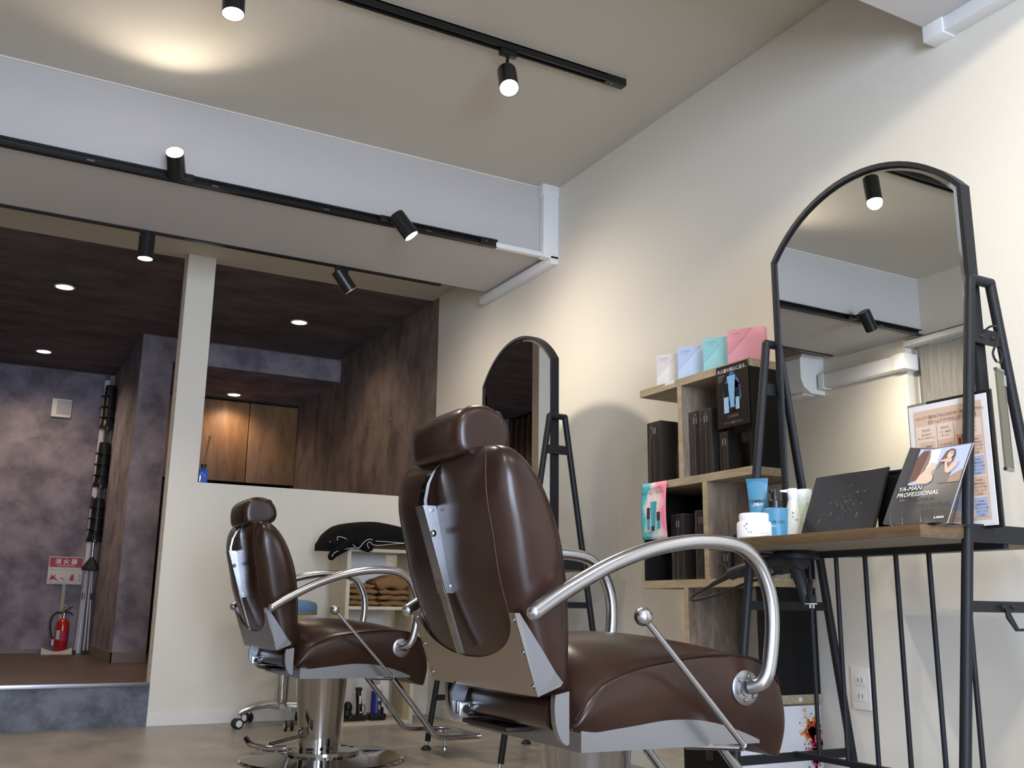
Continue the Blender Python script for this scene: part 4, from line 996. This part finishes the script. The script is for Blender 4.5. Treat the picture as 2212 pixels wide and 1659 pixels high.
# folded cape
cp = thing('cape', 'black cape with white piping heaped over the top of the small shelf', 'cape', (1.88, 5.12, .905))
vs = []; fs = []; nx, ny = 34, 12
CH = [(-.241, .035), (-.236, .065), (-.220, .090), (-.19, .114), (-.15, .131), (-.10, .141), (-.04, .145), (.04, .146), (.12, .140), (.22, .132), (.30, .124), (.33, .11)]
def cz(u, v):
    x = -.24+u*.57
    for (xa, za), (xb, zb) in zip(CH, CH[1:]):
        if xa <= x <= xb+1e-6: h = za+(zb-za)*(x-xa)/(xb-xa); break
    edge = math.sin(PI*min(1, max(0, .04+.92*v)))**.32
    z = (h-.012)*edge+.012+.004*math.sin(11*u+5*v)
    return V((x, -.135+v*.25+.008*math.sin(9*u), z))
top = [[cz(i/nx, j/ny) for i in range(nx+1)] for j in range(ny+1)]
bot = [[V((p.x, p.y, .030 if p.x > -.07 else -.004 if p.x > -.125 else -.012)) for p in row] for row in top]
for j in range(ny+1): vs += top[j]
for j in range(ny+1): vs += bot[j]
N0 = (nx+1)*(ny+1)
for j in range(ny):
    for i in range(nx):
        a = j*(nx+1)+i; fs.append((a, a+1, a+nx+2, a+nx+1)); fs.append((N0+a, N0+a+nx+1, N0+a+nx+2, N0+a+1))
for i in range(nx): fs.append((i, N0+i, N0+i+1, i+1)); a = ny*(nx+1)+i; fs.append((a, a+1, N0+a+1, N0+a))
for j in range(ny): a = j*(nx+1); fs.append((a, a+nx+1, N0+a+nx+1, N0+a)); a += nx; fs.append((a, N0+a, N0+a+nx+1, a+nx+1))
mesh_obj('fabric', G().add(vs, fs), M_CAPE, cp, 70)
mesh_obj('fold', G().tube([(-.13, -.13, .03), (-.17, -.14, .0), (-.21, -.14, -.03), (-.228, -.142, -.052)], [.036, .02], 14, smooth=3).ball((-.228, -.142, -.052), .02, 10), M_CAPE, cp, 70)
mesh_obj('fold', G().tube([(-.10, -.14, .03), (-.03, -.145, -.002), (-.02, -.145, .02), (.0, -.14, .05)], .022, 12, smooth=3), M_CAPE, cp, 70)
mesh_obj('piping', G().tube([(-.245, -.150, .022), (-.205, -.156, .024), (-.205, -.156, .05), (-.16, -.158, .042), (-.115, -.160, .008), (-.09, -.165, -.004), (-.06, -.168, .03), (-.03, -.165, .045), (.0, -.16, .038), (.06, -.15, .036), (.16, -.145, .034), (.30, -.14, .030)], .0016, 6, smooth=4)
         .tube([(-.235, -.165, -.055), (-.215, -.165, -.03), (-.16, -.165, -.012), (-.11, -.162, -.003)], .0015, 6, smooth=4)
         .tube([(-.035, -.17, -.005), (-.045, -.17, .018), (-.03, -.17, .03), (-.015, -.168, .018), (.02, -.16, .014), (.11, -.15, .026), (.20, -.145, .034)], .0015, 6, smooth=4), M_PIPE, cp)
mesh_obj('fold', G().ball((-.215, -.142, .012), .030, 12, (1, .7, 1.1)).ball((-.19, -.14, -.012), .026, 12, (1.2, .7, .9)), M_CAPE, cp, 70)
# towels
def towel(label, x0, x1, z0_, z1_, y=5.05, curl=1, seed=0):
    t = thing('towel', label, 'towel', ((x0+x1)/2, y, z0_), 0, 'folded brown towels on the small shelf')
    w2 = (x1-x0)/2; h = z1_-z0_; rn = random.Random(seed)
    rings = []
    ph = rn.random()*6
    for k in range(23):
        u = -1+2*k/22; x = w2*u
        e = max(.30, (1-abs(u)**5)**.5 if abs(u) < 1 else 0)
        r = []
        for i in range(26):
            q = 2*PI*i/26; cq, sq = math.cos(q), math.sin(q)
            crease = .0035*math.exp(-((sq)/.22)**2) if cq < 0 else 0
            r.append(V((x+.002*math.sin(3*q+ph), .085+(.085-crease*1.5)*math.copysign(abs(cq)**.45, cq)-.003*math.sin(4*u+ph), h/2+.0025*math.sin(5*u+ph)*(1 if h < .05 else 3)+h/2*e*math.copysign(abs(sq)**.6, sq))))
        rings.append(r)
    mesh_obj('folded_cloth', G().rings(rings), M_TOWEL, t, 70)
    mesh_obj('hem', G().tube([(w2*(.93*c/9), -.001-.003*math.sin(4*.93*c/9+ph)+.002, h*.30+.002*math.sin(.8*c+ph)) for c in range(-9, 10)], .0022, 6), M_TOWEL, t)
ts = [('folded brown towel, bottom of the left pile', 1.785, 1.955, .604, .634), ('folded brown towel, second from the bottom of the left pile', 1.783, 1.945, .634, .665),
      ('folded brown towel, third from the bottom of the left pile', 1.787, 1.945, .665, .695), ('folded brown towel, topmost of the left pile', 1.783, 1.930, .695, .722),
      ('folded brown towel, bottom of the right pile', 1.957, 2.128, .604, .634), ('folded brown towel, second from the bottom of the right pile', 1.950, 2.125, .634, .664),
      ('folded brown towel, third from the bottom of the right pile', 1.955, 2.130, .664, .692), ('thick rumpled brown towel, topmost of the right pile', 1.935, 2.128, .692, .765)]
for i, (lb, a, b_, c_, d_) in enumerate(ts): towel(lb, a, b_, c_, d_, seed=i)
# clippers, can, white box
cl = thing('hair_clipper', 'black hair clipper upright in its charging dock on the bottom shelf', 'hair clipper', (1.875, 5.12, .018))
mesh_obj('dock', G().box((-.045, -.035, 0), (.05, .045, .03), .008), M_BLKT, cl, 40)
mesh_obj('body', G().tube([(.02, 0, .03), (.018, 0, .08), (.012, 0, .13), (.014, .0, .155)], [.017, .013], 16, smooth=3), M_BLKT, cl)
mesh_obj('blade', G().box((-.002, -.014, .150), (.028, .012, .166), .002), M_RUB, cl, 30)
mesh_obj('label_strip', G().box((.012, -.0165, .085), (.022, -.0145, .125)), M_IVORY, cl, 0)
mesh_obj('charge_light', G().ball((.022, -.0185, .042), .0028, 8), M_LED, cl)
mesh_obj('cable', G().tube([(.04, 0, .03), (.052, 0, .05), (.048, 0, .075), (.036, .0, .08)], .002, 6, smooth=3), M_RUB, cl)
c2 = thing('hair_clipper', 'rounded black clipper head lying left on the same bottom shelf', 'hair clipper', (1.835, 5.13, .018))
mesh_obj('body', G().ball((0, 0, .065), .024, 14, (1, 1, 1.3)).ball((-.005, 0, .03), .026, 14, (1.1, 1, 1.1)), M_BLKT, c2)
mesh_obj('base', G().box((-.03, -.03, 0), (.02, .03, .016), .004), M_BLKT, c2, 30)
cn2 = thing('spray_can', 'blue spray can with a white letter in a black stand on the bottom shelf', 'spray can', (1.985, 5.11, .018))
mesh_obj('can', G().lathe([(.001, .03), (.029, .03), (.029, .145), (.026, .150), (.001, .150)], n=30), M_BCAN, cn2)
mesh_obj('cap', G().lathe([(.0275, .145), (.0275, .175), (.024, .178), (.001, .178)], n=30), M_PLAST, cn2)
mesh_obj('stand', G().box((-.04, -.035, 0), (.042, .04, .035), .004).box((.028, -.02, .03), (.036, .02, .065), .002), M_BLKT, cn2, 30)
text('lettering', 'B', .034, M_INKW, cn2, (-.004, -.0302, .100), (1, 0, 0), (0, 0, 1), bold=.001)
mesh_obj('print', G().box((.0, -.0305, .055), (.012, -.0285, .078)), M_YEL, cn2, 0)
wb = thing('white_carton', 'upright white carton at the right of the bottom shelf', 'box', (2.055, 5.17, .018))
mesh_obj('carton', G().box((-.028, 0, .02), (.022, .06, .285), .002), M_PLAST, wb, 30)
mesh_obj('foot', G().box((-.02, .005, 0), (.015, .055, .02), .002), M_RUB, wb, 30)

stl = thing('stool', 'rolling stool with pale blue seat and chrome five-star base near the partition', 'stool', (1.50, 5.20, 0))
sr = [(.001, .555), (.135, .555), (.150, .562), (.155, .580), (.155, .600), (.146, .618), (.11, .630), (.001, .634)]
mesh_obj('seat', G().lathe(sr, n=40), M_BLUEV, stl, 40)
mesh_obj('seat_band', G().lathe([(.148, .555), (.152, .555), (.1555, .562), (.1555, .572), (.150, .572)], n=40, cap=False), plain('beaded_band', (.22, .20, .16), .5, bump=1, bscale=150), stl)
mesh_obj('column', G().lathe([(.001, .08), (.030, .08), (.030, .26), (.020, .262), (.020, .555), (.001, .555)], n=24), M_CHROME, stl)
mesh_obj('lift_lever', G().tube([(.02, -.0, .53), (.09, -.03, .52), (.12, -.04, .515)], .004, 8), M_RUB, stl)
for k in range(5):
    a = math.radians(192+72*k); d = V((math.cos(a), math.sin(a), 0)); n_ = V((-d.y, d.x, 0))
    rings = []
    for s_, z, w_, h_ in ((.02, .100, .016, .018), (.08, .104, .014, .014), (.15, .098, .013, .012), (.21, .082, .012, .011), (.235, .070, .014, .012)):
        c_ = d*s_+V((0, 0, z)); rings.append([c_+n_*w_+V((0, 0, -h_)), c_+n_*w_+V((0, 0, h_*.4)), c_+n_*w_*.5+V((0, 0, h_)), c_-n_*w_*.5+V((0, 0, h_)), c_-n_*w_+V((0, 0, h_*.4)), c_-n_*w_+V((0, 0, -h_))])
    lg = mesh_obj('leg', G().rings(rings), M_STEEL, stl, 40)
    e_ = d*.225
    mesh_obj('caster_fork', G().cyl(e_+V((0, 0, .045)), e_+V((0, 0, .085)), .010, n=14).prism([e_+d*.012+n_*.008+V((0, 0, .05)), e_-d*.006+n_*.008+V((0, 0, .05)), e_+d*.006+n_*.008+V((0, 0, .016)), e_+d*.022+n_*.008+V((0, 0, .018))], n_*-.016), M_STEEL, lg, 40)
    for sg in (-1, 1):
        q = (n_*sg).to_track_quat('Z', 'Y').to_matrix().to_4x4(); q.translation = e_+d*.012+n_*sg*.010+V((0, 0, .025))
        mesh_obj('caster_wheel', G().lathe([(.001, 0), (.022, 0), (.025, .002), (.025, .010), (.022, .012), (.018, .012), (.017, .010), (.001, .010)], M=q, n=24), M_RUB, lg)
        mesh_obj('wheel_disc', G().lathe([(.001, .010), (.0165, .010), (.0165, .0125), (.001, .0135)], M=q, n=20), M_PLAST, lg)

# things on the sill of the hatch
df = thing('reed_diffuser', 'small blue glass reed diffuser on the sill beside the pillar', 'diffuser', (1.062, 5.462, 1.243))
mesh_obj('bottle', G().box((-.024, -.022, 0), (.024, .022, .078), .006), M_GLASSB, df, 40)
mesh_obj('neck', G().lathe([(.011, .076), (.011, .090), (.015, .091), (.015, .104), (.001, .104)], n=20), M_BLKT, df)
for k in range(4): mesh_obj('reed', G().tube([(.001*k, .002*k, .09), (.018+.003*k, .004*k, .268-.002*k)], .0022, 6), M_TWIG, df)
vz = thing('dried_branch', 'vase of dried seed-head branches on the sill behind the near chair', 'dried flowers', (2.405, 5.463, 1.243))
mesh_obj('vase', G().lathe([(.001, 0), (.011, 0), (.012, .05), (.007, .08), (.008, .11)], n=20, cap=True), M_PLAST, vz)
bp_ = [(-.002, 0, .10), (-.009, 0, .177), (-.09, 0, .256), (-.153, 0, .336), (-.217, 0, .415), (-.264, 0, .467), (-.311, 0, .511)]
mesh_obj('stem', G().tube(bp_, [.0032, .0010], 7, smooth=3), M_TWIG, vz)
twg = [((-.153, .336), (-.172, .43), (-.17, .52)), ((-.17, .44), (-.186, .547)), ((-.217, .415), (-.289, .365), (-.366, .417), (-.431, .422)), ((-.217, .415), (-.20, .55), (-.172, .55)),
       ((-.264, .467), (-.25, .53), (-.24, .545)), ((-.264, .467), (-.30, .53), (-.315, .55)), ((-.09, .256), (-.13, .31), (-.112, .311)), ((-.06, .22), (-.12, .245)), ((-.12, .30), (-.10, .36)), ((-.05, .2), (-.075, .27))]
hd3 = G(); tw = G()
for path in twg:
    tw.tube([(x, .006*math.sin(9*x), z) for x, z in path], .0008, 5)
for cx, cz_ in ((-.311, .511), (-.315, .55), (-.264, .467), (-.24, .545), (-.186, .547), (-.17, .52), (-.172, .55), (-.172, .43), (-.366, .417), (-.431, .422), (-.40, .41), (-.34, .395), (-.289, .365), (-.217, .415), (-.28, .49), (-.24, .43), (-.29, .53), (-.112, .311), (-.12, .245), (-.10, .36), (-.075, .27), (-.19, .47), (-.20, .44), (-.225, .50), (-.305, .385), (-.153, .336)):
    rn = random.Random(int(abs(cx*1000)+cz_*100))
    hd3.ball((cx, .006*math.sin(9*cx), cz_), .0055, 6, (1, 1, .9))
    for q in range(6):
        a = rn.random()*2*PI; l_ = rn.uniform(.008, .013); d = V((math.cos(a), rn.uniform(-.6, .6), math.sin(a))).normalized(); s_ = V((-d.z, 0, d.x)).normalized()*.0028
        c_ = V((cx, 0, cz_)); hd3.prism([c_+s_, c_+d*l_, c_-s_], (0, .0012, 0))
mesh_obj('twigs', tw, M_TWIG, vz)
o = mesh_obj('seed_heads', hd3, plain('seed_head', (.17, .12, .06), .9), vz, 0); o['kind'] = 'stuff'

# ------------------------------------------------------------------ raised room: panel, sign, extinguisher, poles, curtain
vp = thing('wall_vent', 'square white vent panel with grey grille on the dark back wall', 'vent', (.528, YB, 2.185))
mesh_obj('frame', G().box((-.075, -.022, -.077), (.075, 0, .077), .004), M_IVORY, vp, 30)
gg = mesh_obj('grille', G().box((-.036, -.025, -.052), (.066, -.021, .062)), plain('grille_grey', (.28, .28, .26), .6), vp, 0)
g = G()
for k in range(12): g.box((-.034, -.0265, -.048+.0092*k), (.064, -.0245, -.044+.0092*k))
mesh_obj('louvre', g, M_IVORY, gg, 0)
YS = 8.74
sg_ = thing('safety_sign', 'red and white extinguisher notice board on a grey post, dark back room', 'sign', (.69, YS, ZS))
mesh_obj('board', G().box((-.128, -.004, .535), (.128, 0, .752), .001), M_SIGNW, sg_, 30)
mesh_obj('post', G().box((-.012, 0, .0), (.016, .004, .54)), plain('post_grey', (.33, .32, .27), .6), sg_, 0)
S = Sheet((-.128, -.0046, .535), (1, 0, 0), (0, 0, 1), sg_)
S.rect('print', .006, .135, .250, .211, M_SIGNR, 1)
S.text('消 火 器', .046, .128, .163, M_INKW, 2, align='CENTER', bold=.0006)
S.text('FIRE EXTINGUISHER', .0145, .128, .143, M_INKW, 2, align='CENTER')
S.text('1 安全栓を抜く   2 ホースを向ける   3 レバーを握る', .0085, .010, .112, M_INK, 2, spacing=.9)
S.polys('print', [[(.018, .03), (.05, .04), (.085, .025), (.06, .05), (.045, .06), (.022, .058)], [(.03, .055), (.026, .08), (.033, .08), (.038, .055)], [(.04, .055), (.055, .078), (.06, .072), (.048, .05)],
     [(.098, .05), (.12, .032), (.126, .036), (.104, .056)], [(.165, .03), (.195, .03), (.195, .07), (.185, .082), (.172, .07), (.165, .05)], [(.235, .03), (.242, .03), (.242, .045), (.235, .045)], [(.235, .06), (.242, .06), (.242, .076), (.235, .076)]], M_SIGNR, 2)
S.text('ピンを抜く     火元に向ける    強く握る', .0075, .014, .010, M_INK, 2)
ex = thing('fire_extinguisher', 'red fire extinguisher with black hose standing below the notice board', 'fire extinguisher', (.710, 8.655, ZS+.012))
mesh_obj('cylinder', G().lathe([(.001, 0), (.044, 0), (.048, .006), (.048, .215), (.042, .240), (.024, .256), (.018, .258), (.001, .258)], n=32), M_RED, ex)
mesh_obj('neck', G().cyl((0, 0, .255), (0, 0, .300), .010, n=16), M_CHROME, ex)
mesh_obj('valve', G().box((-.022, -.012, .298), (.016, .012, .318), .004), M_BLKT, ex, 30)
mesh_obj('handle', G().tube([(0, 0, .315), (.03, 0, .335), (.06, 0, .352)], .005, 8).tube([(0, 0, .306), (.035, 0, .306), (.065, 0, .288)], .005, 8), M_BLKT, ex)
mesh_obj('safety_ring', G().tube([(.014*math.cos(q*PI/5), -.006, .342+.014*math.sin(q*PI/5)) for q in range(10)], .0045, 8, True), M_YEL, ex)
mesh_obj('hose', G().tube([(-.02, 0, .302), (-.06, -.01, .300), (-.088, -.015, .262), (-.092, -.02, .20), (-.082, -.03, .14), (-.066, -.038, .10)], .0075, 10, smooth=4), M_RUB, ex)
mesh_obj('nozzle', G().tube([(-.066, -.038, .10), (-.064, -.040, .055)], .0085, 10), M_IVORY, ex)
mesh_obj('label_panel', G().lathe([(.0486, .09), (.0486, .165)], n=32, cap=False).xf(Matrix.Identity(4)), M_SIGNR, ex)
mesh_obj('label_panel', G().add([V((.0490*math.cos(a), .0490*math.sin(a), z)) for z in (.10, .17) for a in [math.radians(205+8*k) for k in range(6)]], [(k, k+1, k+7, k+6) for k in range(5)]), M_SIGNW, ex, label='white instruction label')
et = thing('extinguisher_base', 'cream plastic cradle under the red fire extinguisher', 'stand', (.680, 8.655, ZS))
pts = [(-.11, 0)]+[(-.11+.0, .052)]+[(-.11+.22*k/12, .052-.030*math.sin(PI*k/12)) for k in range(1, 12)]+[(.11, .052), (.11, 0)]
mesh_obj('lip', G().prism([(x, -.062, z) for x, z in pts], (0, .006, 0)), M_TRAY, et, 0)
mesh_obj('tray', G().box((-.11, -.06, 0), (.11, .055, .010), .002), M_TRAY, et, 30)
pp = thing('white_pipe', 'white vertical pipe leaning in the corner of the dark back room', 'pipe', (.850, 8.79, ZS))
mesh_obj('pipe', G().tube([(0, 0, 0), (.008, 0, 2.24)], .026, 20), plain('pipe_white', (.60, .60, .66), .4), pp)
mesh_obj('joint', G().tube([(.004, 0, 1.15), (.0042, 0, 1.25)], .0285, 20).tube([(.008, 0, 2.24), (.008, 0, 2.30)], .012, 16), M_ALU, pp)
rk = thing('coat_stand', 'folded chrome stand with three black ribbed sleeves in the back room corner', 'stand', (.862, 8.60, ZS))
mesh_obj('pole', G().tube([(.0, 0, .70), (.014, 0, 2.15)], .0085, 12), M_CHROME, rk)
for z0_, z1_ in ((.87, 1.22), (1.31, 1.68), (1.79, 2.16)):
    sl = mesh_obj('sleeve', G().lathe([(.012, 0), (.062, .0), (.064, .02), (.055, .05), (.050, .10), (.047, z1_-z0_-.06), (.043, z1_-z0_), (.012, z1_-z0_)], (.006+.006*(z0_-.8), 0, z0_), n=18), M_BLKT, rk)
    for q in (.09, .18, .27): mesh_obj('rib', G().lathe([(.047, 0), (.070, .003), (.070, .010), (.047, .016)], (.006+.006*(z0_-.8), 0, z0_+q), n=18, cap=False), M_BLKT, sl)
mesh_obj('spreader', G().lathe([(.006, .75), (.012, .75), (.068, .665), (.066, .648), (.01, .64)], (0, 0, 0), n=6), M_RUB, rk)
for dx, dy in ((-.055, -.02), (.008, -.05), (.040, .0)):
    mesh_obj('leg', G().tube([(dx, dy, 0), (dx*.4, dy*.4, .66)], .0075, 10), MATS.get('bright_tube') or plain('bright_tube', (.72, .74, .80), .35, .6), rk)
    mesh_obj('foot', G().box((dx-.01, dy-.01, 0), (dx+.01, dy+.01, .03), .002), M_RUB, rk, 30)
for dx in (-.035, .028): mesh_obj('joint', G().box((dx-.010, -.018, .42), (dx+.012, .004, .47), .003), M_RUB, rk, 30)

cu = thing('curtain', 'dark pleated curtain on the left of the back room, seen in the far mirror', 'curtain', (-.52, 5.6, ZS))
vs = []; fs = []; NC = 180
for j, z in enumerate((.02, 1.0, 2.05, 2.28)):
    for i in range(NC+1):
        y = 3.2*i/NC; am = .035 if j < 3 else .022
        vs.append(V((am*math.sin(i*.42*PI/1.5)+.006*math.sin(i*.9+j), y, z)))
for j in range(3):
    for i in range(NC): a = j*(NC+1)+i; fs.append((a, a+1, a+NC+2, a+NC+1))
mesh_obj('fabric', G().add(vs, fs), M_CURT, cu, 80)
mesh_obj('rail', G().box((-.02, 0, 2.275), (.02, 3.2, 2.302)), M_BLKT, cu, 0)
# sliding door edge glimpsed beside the pillar
dd = struct('door_1', G().box((1.03, 6.2, ZS), (1.06, 6.24, 2.1)), M_BLKP)
